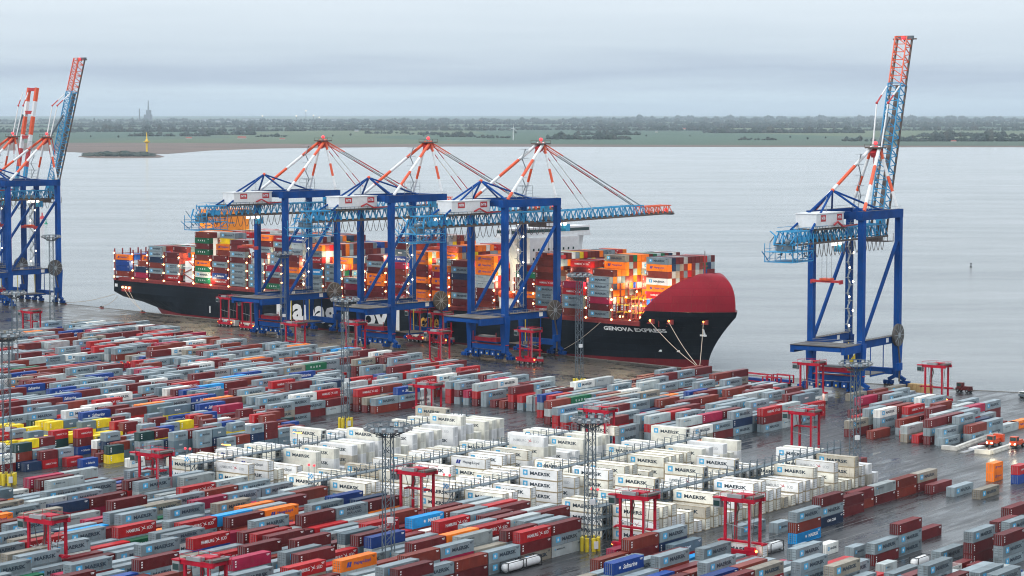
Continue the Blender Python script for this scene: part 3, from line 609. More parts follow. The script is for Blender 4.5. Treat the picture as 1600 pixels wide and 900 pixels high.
# ------------------------------------------------------------------ ship-to-shore cranes
def truss(b, a, c, w, hgt, side, m, mr, n, top=.35, ch=.42, web=.32, bottom=.6, taper=1.0, updir=None):
    """box truss from a to c; side = sideways unit; bottom chords heavy rails"""
    a = Vector(a); c = Vector(c); d = (c - a); L_ = d.length; d.normalize(); up = updir or side.cross(d).normalized()
    if up.z < 0 and updir is None: up = -up
    P = lambda t, s, z: a + d * (L_ * t) + side * (s * w / 2) + up * z
    for s in (-1, 1):
        b.bar(P(0, s, 0), P(1, s, 0), bottom, mr, h=.7); b.bar(P(0, s * .8, hgt), P(1, s * .8, hgt), ch, m)
        for i in range(n):
            t0, t1, t2 = i / n, (i + .5) / n, (i + 1) / n
            b.bar(P(t0, s, 0), P(t1, s * .8, hgt), web, m); b.bar(P(t1, s * .8, hgt), P(t2, s, 0), web, m)
    for i in range(n + 1):
        t = i / n; b.bar(P(t, -.8, hgt), P(t, .8, hgt), web, m); b.bar(P(t, -1, 0), P(t, -.8, hgt), web, m) if i % 2 else None
        if i < n: b.bar(P(t, -.8, hgt), P((i + 1) / n, .8, hgt), web * .8, m)
    b.bar(P(0, -1, 0), P(0, 1, 0), .4, m); b.bar(P(1, -1, 0), P(1, 1, 0), .4, m)
def crane(loc, rz, boom, label, flip=False, trolley=-30, tw=0):
    """x = over the water, y = along the quay (away from the viewer), origin midway between the landside legs"""
    r = thing('quay_crane', loc, rz, label, 'container crane', 'ship-to-shore gantry cranes')
    GA, WD, ZT = 31.5, 20.6, 65.0; hw = WD / 2; Y = Vector((0, 1, 0))
    for x in (0, GA):
        for y in (-hw, hw):
            b = MB(); b.bar((x, y, 19), (x, y, ZT), 2.3, M_CBLUE); b.bar((x, y, 3.5), (x, y, 19), 2.2, M_CBLUE, w2=3.3)
            if y < 0 and x == 0: b.box(x + 1.16, y - 1.0, 19, x + 1.32, y - .6, ZT, M_CRR)
            b.obj('leg', r)
            q = MB()                                     # bogie: balance beams and wheels
            for k in (-1, 1):
                q.bar((x, y + k * .2, 4.4), (x, y + k * 3.4, 2.6), 1.3, M_CBLUE); q.box(x - .5, y + k * 3.4 - 2.1, 1.0, x + .5, y + k * 3.4 + 2.1, 2.3, M_CBLUE)
                for j in (-1.4, 0, 1.4): q.box(x - 1.0, y + k * 3.4 + j - .4, .9, x - .52, y + k * 3.4 + j + .4, 1.9, M_CBLUE)
            bo = q.obj('bogie', r)
            for k in (-1, 1):
                for j in (-1.5, -.5, .5, 1.5):
                    w = MB(); w.bar((x - .3, y + k * 3.4 + j, .5), (x + .3, y + k * 3.4 + j, .5), .95, M_RAIL, n=10); w.obj('wheel', bo)
        b = MB(); b.box(x - .75, -hw + 1.5, 4.6, x + .75, hw - 1.5, 6.6, M_CBLUE); b.box(x - .9, -hw - 1.6, 6.7, x + .9, hw + 1.6, 7.0, M_CRR if x == 0 else M_CBLUE); b.obj('sill_beam', r)
    for k in range(6):
        b = MB(); y = -9 + k * 3.4; b.box(-1.6, y, 2.2, 1.4, y + 2.4, 4.2, M_CBLUE); b.box(-1.65, y + .8, 2.6, -1.6, y + 1.5, 3.3, M_CRW if k % 2 else M_YEL); b.obj('drive_box', r)
    b = MB(); b.box(-2.5, -8, 7.6, 3.5, 8, 8.0, M_CBLUE); b.box(-1.6, -6.5, 8.0, 1.8, 6.5, 9.7, M_RED); b.box(-1.7, -3, 9.7, 1.7, 4, 10.4, M_GREY); b.bar((-2, -7, 8), (-2, -7, 12), .25, M_CRR); b.bar((-2, 7, 8), (-2, 7, 12), .25, M_CRR); b.obj('spare_spreader', r)
    for y in (-hw, hw):
        b = MB(); b.box(1.2, y - 1.0, 17.2, GA - 1.2, y + 1.0, 20.0, M_CBLUE); b.box(1.2, y - 1.5, 20.02, GA - 1.2, y + 1.5, 20.1, M_WALK)
        for z in (20.7, 21.3): b.bar((1, y - 1.4, z), (GA, y - 1.4, z), .09, M_STEEL)
        for i in range(12): b.bar((1 + i * 2.6, y - 1.4, 20.1), (1 + i * 2.6, y - 1.4, 21.3), .09, M_STEEL)
        b.box(GA * .62, y - 1.03, 17.9, GA * .62 + 2.2, y - 1.005, 19.6, M_CRW); b.obj('portal_beam', r)
        b = MB(); b.bar((2.0, y, 20.3), (GA - 1.5, y, ZT - 9), 1.35, M_CBLUE, n=8); b.obj('diagonal_brace', r)
        b = MB(); b.box(-2.5, y - 1.3, ZT, GA + 1.2, y + 1.3, ZT + 3.2, M_CBLUE); b.box(-2.4, y - .9, ZT + 3.2, GA + 1.1, y + .9, ZT + 3.24, M_WALK)
        b.bar((-2.4, y - 1.2, ZT + 4.3), (GA + 1.1, y - 1.2, ZT + 4.3), .1, M_STEEL); b.obj('upper_beam', r)
    for x in (0, GA):
        b = MB(); b.box(x - 1.1, -hw + 1.3, ZT + .3, x + 1.1, hw - 1.3, ZT + 3.0, M_CBLUE); b.obj('cross_girder', r)
    # lashing platform over the backreach, floors of hatch-cover beams
    b = MB()
    b.box(-15, -hw - 1, 16.0, -1.2, -hw + .6, 18.8, M_CBLUE); b.box(-15, hw - .6, 16.0, -1.2, hw + 1, 18.8, M_CBLUE)
    for i in range(5): b.box(-15.2 + i * 3.2, -hw + .7, 17.0, -14.0 + i * 3.2, hw - .7, 18.5, M_CBLUE)
    b.box(-15.4, -hw - 1, 18.82, -1.0, hw + 1, 18.98, M_WALK)
    for x in (-15.3, -1.1):
        for z in (19.5, 20.1): b.bar((x, -hw - 1, z), (x, hw + 1, z), .09, M_STEEL)
    for z in (19.5, 20.1): b.bar((-15.3, -hw - 1, z), (-1, -hw - 1, z), .09, M_STEEL)
    b.obj('lashing_platform', r)
    b = MB(); b.box(12, -hw + 1.5, 6.0, 24, hw - 9, 6.2, M_WALK); b.box(12, -hw + 1.5, 5.4, 24, -hw + 2.0, 6.0, M_CBLUE); b.box(12, hw - 9.5, 5.4, 24, hw - 9, 6.0, M_CBLUE)
    for x in (12.5, 23.5):
        for y in (-hw + 2, hw - 9.4): b.bar((x, y, 6.2), (x, y, 18), .3, M_YEL if y > 0 else M_CBLUE)
    b.obj('hanging_platform', r)
    # cable reel
    b = MB(); c = Vector((GA - 3.6, -hw - 2.0, 20.2)); b.bar(c + Vector((0, -.5, 0)), c + Vector((0, .5, 0)), 8.6, M_WALK, n=28); b.bar(c + Vector((0, -.65, 0)), c + Vector((0, -.5, 0)), 2.0, M_STEEL, n=14)
    for i in range(10):
        an = i * PI / 5; b.bar(c + Vector((math.cos(an) * .9, -.58, math.sin(an) * .9)), c + Vector((math.cos(an) * 4.2, -.58, math.sin(an) * 4.2)), .16, M_STEEL)
    b.obj('cable_reel', r)
    b = MB(); b.path([(GA - 3.4, -hw - 2, 16), (GA - 1.8, -hw - 2, 10), (GA - 2.2, -hw - 2, 2.2)], .5, M_WALK); b.box(GA - 4.2, -hw - 2.8, 6.6, GA - 1, -hw - 1.4, 9.4, M_CBLUE); b.obj('cable_guide', r)
    # stair tower by the waterside back leg
    b = MB(); z = 20.5; k = 0; sx = GA - 3.4
    while z < 61:
        x0, x1 = (sx - 2.6, sx) if k % 2 else (sx, sx - 2.6)
        b.bar((x0, hw - 2.2, z), (x1, hw - 2.2, z + 3), .35, M_STEEL); b.bar((x0, hw - 2.2, z + 1), (x1, hw - 2.2, z + 4), .1, M_STEEL)
        b.box(min(x1, x1) - .8, hw - 3, z + 2.9, x1 + .8, hw - 1.4, z + 3.05, M_STEEL); z += 3; k += 1
    for x in (sx - 3.2, sx + .6): b.bar((x, hw - 3, 20), (x, hw - 3, 62), .14, M_STEEL)
    s = b.obj('stair_tower', r)
    for i in range(7):
        q = MB(); q.ball((sx - 1.3 + (1.6 if i % 2 else -1.6), hw - 3.2, 23 + i * 5.6), .38, M_LAMPC, 4); q.obj('lamp', s)
    # trolley girder
    ZG = 57.5
    b = MB(); truss(b, (-41, 0, ZG), (GA + 3, 0, ZG), 8.5, 4.6, Y, M_LBLUE, M_RAIL, 22); b.obj('girder', r)
    b = MB()                                   # end frames and service platforms at the back end
    for z in (ZG - 6.2, ZG - 2.6): b.box(-46, -5.6, z, -30, 5.6, z + .25, M_LBLUE)
    for x in (-46, -42, -38, -34, -30):
        for y in (-5.6, 5.6): b.bar((x, y, ZG - 6.2), (x, y, ZG + .6), .2, M_LBLUE); b.bar((x, y, ZG - 2.5), (x, y, ZG - 1.3), .2, M_LBLUE)
    for y in (-5.6, 5.6):
        b.bar((-46, y, ZG - 1.4), (-30, y, ZG - 1.4), .12, M_LBLUE); b.bar((-46, y, ZG - 5.1), (-30, y, ZG - 5.1), .12, M_LBLUE); b.bar((-48, y, ZG - 2.2), (-43, y, ZG - 5.9), .25, M_LBLUE)
        for x in (-46, -38): b.bar((x, y, ZG - 6.1), (x + 8, y, ZG - 2.6), .16, M_LBLUE)
    for i in range(4): b.bar((-44 + i * 2.6, 3 - i * 2, ZG), (-42.8 + i * 2.6, 3 - i * 2, ZG + 3.4), 0.5, M_LBLUE); b.ball((-43 + i * 3, -2 + i, ZG + .9), 1.0, M_RACK, 5)
    for i in range(6): b.bar((-39 + i * 3, -4.2, ZG + 4.6), (-39 + i * 3, -4.2, ZG + 6.0), .14, M_LBLUE)
    b.bar((-39, -4.2, ZG + 6), (-16, -4.2, ZG + 6), .14, M_LBLUE); b.bar((-39, 4.2, ZG + 6), (-16, 4.2, ZG + 6), .14, M_LBLUE)
    for i in range(46):
        x = -46 + R.random() * 19; y = -4.5 + R.random() * 9; z = ZG - 5.5 + R.random() * 9; q_ = R.random()
        b.bar((x, y, z), (x + (3.5 if q_ < .5 else 0), y + (3 if q_ > .7 else 0), z + (2.2 if q_ > .4 else 0)), .28, M_LBLUE if i % 4 else M_RACK)
    b.box(-42, -3, ZG - 2.3, -39, 3, ZG - .3, M_RACK); b.box(-36, -4.4, ZG + .8, -33, -1, ZG + 2.6, M_LBLUE); b.obj('rear_platform', r)
    b = MB()                                   # festoon loops
    x = -38.0
    while x < 28:
        pts = [(x + 3.4 * i / 8, -4.9, ZG - .4 - 4.6 * (1 - ((i - 4) / 4) ** 2)) for i in range(9)]; b.path(pts, .17, M_RAIL, n=4); x += 3.6
    b.obj('festoon_cable', r)
    # machinery house
    b = MB(); b.box(-25, -4.2, ZG + 5.2, -3, 4.2, ZG + 10.4, M_CRW); b.box(-27, -5.2, ZG + 4.5, -2, 5.2, ZG + 4.9, M_WALK)
    b.box(-25.3, -4.5, ZG + 10.41, -2.7, 4.5, ZG + 10.7, M_CRW)
    for i in range(11): b.bar((-27 + i * 2.5, -5.2, ZG + 4.9), (-27 + i * 2.5, -5.2, ZG + 6), .1, M_WALK); b.bar((-27 + i * 2.4, -4.6, ZG + 3.4), (-26.4 + i * 2.4, -4.6, ZG + 4.5), .25, M_RAIL)
    b.bar((-27, -5.2, ZG + 6), (-2, -5.2, ZG + 6), .1, M_WALK); mh = b.obj('machinery_house', r)
    b = MB(); b.path([(-13, -5.3, ZG + 6.1), (-10, -5.3, ZG + 7.2), (-6, -5.3, ZG + 5.4), (6, -5.3, ZG + 5.6)], .55, M_CRR); b.obj('red_cable_duct', mh)
    for x in (-21.5, -8.5):
        b = MB(); b.box(x, -4.26, ZG + 7.6, x + 4.0, -4.22, ZG + 10.0, M_CRR); b.join(at(text_mb('NTB', 1.1, M_CRW, 2.9, bold=.04), x + .5, -4.3, ZG + 8.3)); b.obj('emblem', mh)
    # rear blue tripod
    ap = Vector((-4, 0, 76)); b = MB()
    for e_ in ((-29, -4.2, ZG + 4.7), (-29, 4.2, ZG + 4.7)): b.bar(ap, e_, .75, M_CBLUE, n=8)
    for e_ in ((1, -hw, ZT + 3), (1, hw, ZT + 3)): b.bar(ap, e_, .8, M_CBLUE, n=8)
    for e_ in ((16, -hw, ZT + 3.2), (16, hw, ZT + 3.2)): b.bar(ap, e_, .7, M_CBLUE, n=8)
    b.ball(ap, .8, M_CRO, 5); b.bar((-9, 0, ZG + 10), (-9, 0, 74), .15, M_STEEL); b.obj('rear_tripod', r)
    # waterside A-frame with banded tubes
    A = Vector((GA + .5, 0, 91.5)); o_, w_ = M_CRO, M_CRW
    band = [(o_, 1.2), (w_, 1), (o_, 1), (w_, .7)] if not flip else [(w_, 1), (o_, 1.0), (w_, .9), (o_, .4)]
    for s in (-1, 1):
        for (e_, wd) in (((1.5, s * hw, ZT + 3.2), 1.25), ((GA, s * (hw - .6), ZT + 3.2), 1.1)):
            b = MB(); b.banded(A + Vector((0, s * 1.6, 0)), e_, wd, band if wd > 1.2 else [(o_, .7), (w_, 1), (o_, .9), (w_, 1)], band and None or 8) if False else b.banded(A + Vector((0, s * 1.6, 0)), e_, wd, band if wd > 1.2 else [(o_, .7), (w_, 1), (o_, .9), (w_, 1)])
            b.obj('a_frame_tube', r)
    b = MB(); b.box(A.x - 2.6, -3.4, A.z - .4, A.x + 2.6, 3.4, A.z + .1, M_RAIL)
    for x in (-2.6, 2.6):
        b.bar((A.x + x, -3.4, A.z + 1.2), (A.x + x, 3.4, A.z + 1.2), .12, M_RAIL)
        for y in (-3.4, 0, 3.4): b.bar((A.x + x, y, A.z), (A.x + x, y, A.z + 1.2), .12, M_RAIL)
    b.bar((A.x - 2, 0, A.z - 3), (A.x + 2, 0, A.z - .4), 2.2, M_CRR); tp = b.obj('top_platform', r)
    q = MB(); q.ball((A.x, 0, A.z + 1.6), .8, M_LAMPR, 7); q.obj('aircraft_light', tp)
    b = MB(); k = 0                               # access ladder on the A-frame
    for z in range(69, 88, 4):
        x0 = GA - 8 + (2.2 if k % 2 else 0); b.bar((x0, 3, z), (GA - 5.8 - (2.2 if k % 2 else 0), 3, z + 4), .3, M_STEEL); b.box(GA - 9, 2, z + 3.9, GA - 5, 4, z + 4.05, M_STEEL); k += 1
    b.obj('ladder', r)
    b = MB()
    for x in (20, 24):
        for y in (-3, 3): b.bar((x, y, ZT + 3), (x, y, ZT + 8.5), .16, M_STEEL)
    for z in (5, 6.5, 8.5): b.bar((20, -3, ZT + z), (24, -3, ZT + z), .12, M_STEEL); b.bar((20, 3, ZT + z), (24, 3, ZT + z), .12, M_STEEL)
    for x in (20, 24): b.bar((x, -3, ZT + 8.5), (x, 3, ZT + 8.5), .12, M_STEEL)
    b.obj('service_cage', r)
    # boom
    HG = Vector((GA + 3.5, 0, ZG)); BL = 79.0
    D = Vector((math.cos(boom), 0, math.sin(boom))); UPB = Vector((-math.sin(boom), 0, math.cos(boom)))
    if tw:
        b = MB()
        for s in (-1, 1):
            band2 = [(M_LBLUE, 20), (M_CRR, 12), (M_CRW, 9), (M_CRO, 12), (M_CRW, 10), (M_CRO, 9)]
            b.banded(HG + Vector((0, s * 3.9, 0)), HG + D * 62 + Vector((0, s * 3.9, 0)), 1.8, band2, n=4)
        for t in (34, 48, 61): b.bar(HG + D * t + Vector((0, -3.4, 0)), HG + D * t + Vector((0, 3.4, 0)), 1.8, M_CRR)
        b.obj('boom', r)
    else:
        b = MB(); truss(b, HG, HG + D * (BL * .76), 8.0 if boom < .5 else 6.6, 4.4 if boom < .5 else 3.8, Y, M_LBLUE, M_RAIL, 17, updir=UPB)
        if boom > .5: b.bar(HG + UPB * .2, HG + D * BL * .76 + UPB * .2, 1.5, M_RAIL)
        b.obj('boom', r)
        b = MB(); truss(b, HG + D * (BL * .76), HG + D * BL, 7.6 if boom < .5 else 6.2, 3.6, Y, M_CRO, M_RAIL, 6, updir=UPB)
        b.bar(HG + D * BL * .8 + UPB * 2, HG + D * BL + UPB * 2, .2, M_CRW); pe = HG + D * BL
        b.bar(pe + Y * -5, pe + Y * 5, .5, M_RAIL); b.bar(pe + D * .5 + Y * -3.5, pe + D * .5 + Y * 3.5, 1.6, M_RACK); b.bar(pe - D, pe + D, .4, M_RAIL); b.obj('boom_tip', r)
        q = MB(); q.ball(pe + UPB * 1.5, .9, M_LAMPR, 6); q.obj('aircraft_light', r)
    # stays
    far_ = HG + D * (BL * .74) + UPB * 4.5; midp = HG + D * (BL * .34) + UPB * 4.5
    for s in (-1, 1):
        yy = Vector((0, s * 2.6, 0)); A2 = A + Vector((1, s * 1.8, -.6))
        b = MB()
        if boom < .5:
            b.banded(A2, far_ + yy, .5, [(M_CRO, 1.2), (M_STEEL, 1), (M_CRR, 1.4), (M_STEEL, 1), (M_CRR, 1), (M_STEEL, 1.1)], n=6)
            b.obj('forestay', r); b = MB(); b.banded(A2 + Vector((0, 0, -.6)), midp + yy, .36, [(M_CRR, 1), (M_CRW, 1.2), (M_CRR, 1), (M_CRW, 1)], n=6)
            if s > 0: b.banded(A2 + Vector((0, 0, .8)), far_ + yy * .5, .2, [(M_CRO, 1), (M_RAIL, 4)], n=4)
        else:
            J = A + Vector((5.5, s * 2.4, 17)); b.banded(A2, J, .55, [(M_CRW, 1)], n=6); b.banded(J, far_ + yy, .55, [(M_CRR, 1), (M_CRW, 1.2)], n=6)
            b.ball(J, .6, M_CRR, 4); b.obj('forestay', r); b = MB()
            b.banded(A2 + Vector((1, 0, 0)), midp + yy - D * 6, .4, [(M_CRR, 1), (M_CRW, .3)], n=6)
            if s > 0: b.bar(A + Vector((2, 0, 0)), HG + D * 46 + UPB * 4.4, 1.0, M_RACK, n=4)
        b.obj('forestay', r)
    # boom hinge machinery
    b = MB(); b.box(GA + .5, -5.5, ZG - 2.2, GA + 6, 5.5, ZG - 1.9, M_RAIL)
    for y in (-5.3, 5.3):
        for x in (GA + .7, GA + 5.8): b.bar((x, y, ZG - 2), (x, y, ZG + 1), .18, M_RAIL)
    b.box(GA - 4, -3.5, ZG - 2, GA + .5, 3, ZG - .4, M_RAIL); b.box(GA - 1, -3.8, ZG + 5, GA + 2, -1.2, ZG + 8, M_LBLUE); b.bar((GA - 1, -3, ZG - 1), (GA - 1, -3, ZG + 6), .5, M_RAIL); b.obj('hinge_platform', r)
    # trolley, cab and headblock
    tx = trolley; b = MB(); b.box(tx - 4, -3.6, ZG - .4, tx + 4, 3.6, ZG + .8, M_RAIL); b.box(tx - 3, -2.5, ZG + .8, tx + 2, 2.5, ZG + 2.3, M_GREY); tr = b.obj('trolley', r)
    b = MB(); b.box(tx + 3.5, -4, ZG - 4.2, tx + 6.2, -1.2, ZG - 1.2, M_LBLUE); b.box(tx + 6.2, -3.9, ZG - 4, tx + 6.25, -1.3, ZG - 1.6, M_GLASS); b.obj('driver_cab', tr)
    for x in (-3, 0, 3):
        b = MB(); b.box(tx + x - .7, -4.1, ZG - 1.6, tx + x + .7, -3.7, ZG - .6, M_LAMPC); b.obj('floodlight', tr)
    hz_ = 43
    b = MB()
    for x in (-2, 2):
        for y in (-1, 1): b.bar((tx + x, y, ZG - .4), (tx + x, y, hz_), .09, M_RAIL)
    b.obj('hoist_rope', tr)
    b = MB(); b.box(tx - 1.2, -5.8, hz_ - 1, tx + 1.2, 5.8, hz_ - .2, M_CRR); b.box(tx - 2, -2, hz_ - .2, tx + 2, 2, hz_ + .6, M_CRO); b.box(tx - 1.3, -6.1, hz_ - 1.5, tx + 1.3, -5.6, hz_, M_CRR); b.box(tx - 1.3, 5.6, hz_ - 1.5, tx + 1.3, 6.1, hz_, M_CRR); b.obj('spreader', tr)
    return r
RZN1 = math.atan2(N1.y, N1.x); RZN2 = math.atan2(N2.y, N2.x)
def crane_at(px, fn, tdir, rz, boom, label, **k):
    t = solve_t(fn, px, -34.6); r = crane(fn(t - 10.3, -34.6), rz, boom, label, **k); return t
crane_at(447, quay, T1, RZN1, math.radians(1), 'blue gantry crane nearest the stern with boom lowered over ship', trolley=-14)
crane_at(612, quay, T1, RZN1, math.radians(1), 'blue gantry crane amidships between two others with boom down', trolley=36)
crane_at(789, quay, T1, RZN1, math.radians(1), 'blue gantry crane nearest the bow with red-tipped boom over ship', trolley=40, flip=True)
crane_at(1345, quay2, T2, RZN2 - math.radians(3), math.radians(74), 'blue gantry crane standing alone with raised boom right of ship', trolley=-8, flip=True)
crane_at(15, quay, T1, RZN1, math.radians(75), 'blue gantry crane at left with raised lattice boom', trolley=20)
crane_at(-38, quay, T1, RZN1, math.radians(80), 'blue gantry crane cut by left edge with red banded raised boom', tw=1, trolley=20)

# ------------------------------------------------------------------ the ship
SN = 4.0; BM = 48.0
ts = solve_t(quay, 178, SN, 15)                  # stern deck corner
tb = solve_t(quay, 1152, SN + BM / 2, 20)         # stem head
SL = tb - ts; print('ship length', SL)
ship = thing('container_ship', quay(ts, SN + BM / 2), math.atan2(T1.y, T1.x), 'long black-hulled container ship with red bow shield moored at quay', 'container ship')
def SX(px): return solve_t(quay, px, SN, 20) - ts     # distance from the stern for a screen column on the near side
M_HULL = mat('hull_black', (.008, .012, .018), .6, .35, .05, streak=.05, spec=.05); M_BOOT = mat('hull_red', (.17, .010, .016), .55, .25, .05, streak=.3, spec=.12); M_SHR = mat('deck_red', (.24, .022, .022), .5, .15, .2); M_SHIELD = mat('bow_shield_red', (.25, .010, .022), .55, .2, .06, streak=.3, spec=.12)
seams(M_HULL, .16, 1.6); seams(M_SHIELD, .16, .72); XB = SX(1003)
def stem(z): return SL - 15.5 * (1 - min(1, max(0, (z + 1) / 21)) ** 1.5)
def hb(X, z):
    st = stem(z); x0 = SL * (.80 if z < 4 else .80 + .075 * min(1, (z - 4) / 14)); p = 2.0 + .7 * min(1, max(0, z / 16))
    w = 1.0
    if X > x0: w = max(0, 1 - ((X - x0) / (st - x0)) ** p)
    if X < 62:
        k = 1 - X / 62; zz = max(0, (7.5 - z) / 13); w *= max(.0, 1 - (k ** 1.3) * min(1, zz * 1.9)) if z < 7.5 else 1
    return w * BM / 2
def hull_rows(zs, ms, nm, x0f, topf=None):
    NX = 64; cols = []
    for i in range(NX + 1):
        t = i / NX; t = t if t < .6 else .6 + .4 * (1 - (1 - (t - .6) / .4) ** 1.35); cols.append(t)
    for j in range(len(zs) - 1):
        b = MB(); vs = []; fs = []
        for s in (-1, 1):
            k0 = len(vs)
            for t in cols:
                for z in (zs[j], zs[j + 1]):
                    X = x0f(z) + t * (stem(z) - x0f(z)); vs.append((X, s * hb(X, z), z))
            for i in range(NX): q = k0 + 2 * i; fs.append((q, q + 2, q + 3, q + 1) if s < 0 else (q, q + 1, q + 3, q + 2))
        fs.append((0, 1, 2 * (NX + 1) + 1, 2 * (NX + 1)))
        b.add(vs, fs, ms[j]); yield b
def stern_x(z): return 0 if z > 7 else (7 - z) ** 1.45 * 1.1
HB = MB()
ZS = [-9, -5, -2, .4]; 
for b in hull_rows(ZS, [M_BOOT] * 3, '', stern_x): HB.join(b)
HB.obj('boot_top', ship, smooth=False)
HB = MB()
for b in hull_rows([.4, 3, 6, 9, 12, 15], [M_HULL] * 5, '', stern_x): HB.join(b)
HB.obj('hull', ship)
HB = MB()
def xb0(z): return XB - 6 + min(6, (z - 15) * 2.5)
for b in hull_rows([15, 17.2, 19.4, 21.6], [M_HULL] * 3, '', lambda z: XB - 5 + (z - 15) * .8): HB.join(b)
HB.obj('forecastle', ship)
# decks
b = MB(); pts = [(0, -BM / 2)] + [(x, -hb(x, 15)) for x in [SL * (.1 + .9 * i / 40) for i in range(40)]] + [(stem(15), 0)]; vs = [(x, y, 14.9) for x, y in pts] + [(x, -y, 14.9) for x, y in pts[::-1]]
b.add(vs, [tuple(range(len(vs)))], M_SHR); b.obj('deck', ship)
b = MB(); xs = [XB - 4 + (stem(21.4) - XB + 4) * i / 24 for i in range(25)]; pts = [(x, -hb(x, 21.4)) for x in xs]; vs = [(x, y, 21.45) for x, y in pts] + [(x, -y, 21.45) for x, y in pts[::-1]]
b.add(vs, [tuple(range(len(vs)))], M_SHR); b.obj('forecastle_deck', ship)
# red bow shield: a curved shell rising aft of the stem
b = MB(); NZ, NX = 12, 40; RX = stem(21.6); HT = 15.5
vs = []
for j in range(NZ + 1):
    q = j / NZ; an = q * PI / 2 * .985; zz = 21.6 + HT * math.sin(an) ** .92; shr = math.cos(an)
    xa = XB - 1 + (RX - 15 - XB) * min(1, q * 1.3) ** .95; xe = RX - 1 - 13 * (1 - shr) ** 1.3
    for s in (-1, 1):
        for i in range(NX + 1):
            t = i / NX; t = 1 - (1 - t) ** 1.6; X = xa + (xe - xa) * t; Xh = RX - (RX - X) * (RX - XB) / max(1, (RX - xa)) if 0 else X + (RX - xe) * t
            vs.append((X, s * hb(min(Xh, RX), 21.6) * (.30 + .70 * shr ** .75), zz))
W_ = 2 * (NX + 1); fs = []
for j in range(NZ):
    for s in (0, 1):
        for i in range(NX):
            q = j * W_ + s * (NX + 1) + i; fs.append((q, q + 1, q + W_ + 1, q + W_))
for i in range(NX): q = NZ * W_ + i; fs.append((q, q + 1, q + NX + 2, q + NX + 1))
b.add(vs, fs, M_SHIELD); b.obj('bow_shield', ship, smooth=True)
for px, z in ((1133, 14.5),):
    X = SL - 13; y = -hb(X, 13.5); b = MB(); b.bar((X, y - .5, 15), (X + .6, y + .6, 11), .6, M_CRW); b.bar((X - 1.4, y - .1, 11.4), (X + 1.8, y - .1, 11.4), .7, M_CRW); b.obj('anchor', ship)
b = MB(); b.bar((RX - 14, 0, 36), (RX - 14, 0, 44), .6, M_CRW) if 0 else b.bar((XB + 14, 0, 21), (XB + 14, 0, 44), .8, M_SHR, n=8); b.bar((XB + 14, -2, 40), (XB + 14, 2, 40), .35, M_SHR); b.bar((XB + 14, 0, 44), (XB + 14, 0, 46.5), .25, M_RAIL)
fm = b.obj('foremast', ship)
for z in (24, 27): q = MB(); q.ball((XB + 13, -1.2, z), .9, M_LAMPC, 6); q.obj('lamp', fm)
# writing on the side
def side_text(txt, px0, px1, z, hgt, m, bold=.02, yoff=.06, cut=None):
    xa, xb_ = SX(px0), SX(px1); X0 = (xa + xb_) / 2
    b = at(text_mb(txt, hgt, m, xb_ - xa, bold=bold), xa, -BM / 2 - yoff, z); o = b.obj('lettering', ship); return o
side_text('Hapag-Lloyd', 432, 624, -.5, 15.2, M_CRW, .035)
side_text('care', 657, 686, 4.8, 5.6, mat('lettering_gold', (.7, .33, .02), .5), .02)
b = MB(); tm = text_mb('GENOVA EXPRESS', 1.75, M_CRW, SX(1021) - SX(943), bold=.04); xa = SX(943)
vs = [];
for p in tm.v: X = xa + p.x; z = 12.2 + p.z; vs.append((X, -hb(X, z) - .12, z))
b.add(vs, tm.f, M_CRW); b.obj('ship_name', ship)
for px, z in ((1000, 3.6), (1019, 3.6)):
    X = SX(px); b = MB(); b.box(X, -hb(X, z) - .1, z, X + 1.8, -hb(X, z) - .04, z + .8, M_CRW); b.obj('hull_mark', ship)
b = MB(); X = SX(327); b.box(X, -BM / 2 - .1, 2.5, X + .8, -BM / 2 - .04, 6, M_CRW); b.obj('draught_mark', ship)
for X in [XB + 2, XB + 9.5, XB + 21]:
    b = MB(); y = -hb(X, 17); b.box(X - 2, y - .25, 16.2, X + 2, y + .6, 18.2, M_SHR); b.ball((X, y - .3, 17.6), .45, M_LAMPO, 4); b.obj('fairlead', ship)
b = MB(); X = 7; b.box(X, -BM / 2 - .15, 9.4, X + 9, -BM / 2 - .03, 12.4, M_SHR); b.box(1, -BM / 2 - .12, 11.6, 3.4, -BM / 2 - .03, 13.2, M_CRW); fo = b.obj('mooring_port', ship)
for k in range(3): q = MB(); q.ball((X + 1.5 + k * 3, -BM / 2 - .5, 11.6), .5, M_LAMPW, 4); q.obj('lamp', fo)
# bays
PITCH = 14.75; Z0 = 17.4; TH_ = 2.92
BAYS = [(191, 4, 4), (220, 2, 4), (243, 6, 6), (269, 5, 6), (293, 0, 0), (316, 9, 9), (343, 5, 9), (371, 8, 8), (400, 4, 9), (427, 4, 9), (455, 6, 9), (490, 8, 8), (520, 5, 6), (550, 3, 4), (586, 7, 7), (619, 6, 10), (655, 8, 8), (689, 6, 9), (719, 7, 7), (757, 8, 8),
        (790, 0, 0), (821, 7, 7), (852, 9, 9), (894, 5, 8), (935, 6, 8), (975, 0, 3), (1012, 0, 8)]
SHIPK = {'mg': 30, 'mr': 30, 'mb': 14, 'hs': 6, 'hl': 8, 'gn': 3, 'sa': 3, 'nv': 4, 'wm': 4, 'cr': 3, 'mS': 3, 'ml': 6, 'gy': 3}
INN = {'mr': 30, 'mb': 18, 'hl': 12, 'ye': 5, 'mg': 14, 'ml': 14, 'hs': 7, 'gn': 4, 'wm': 6, 'nv': 4, 'sa': 3, 'gy': 6, 'tn': 4}
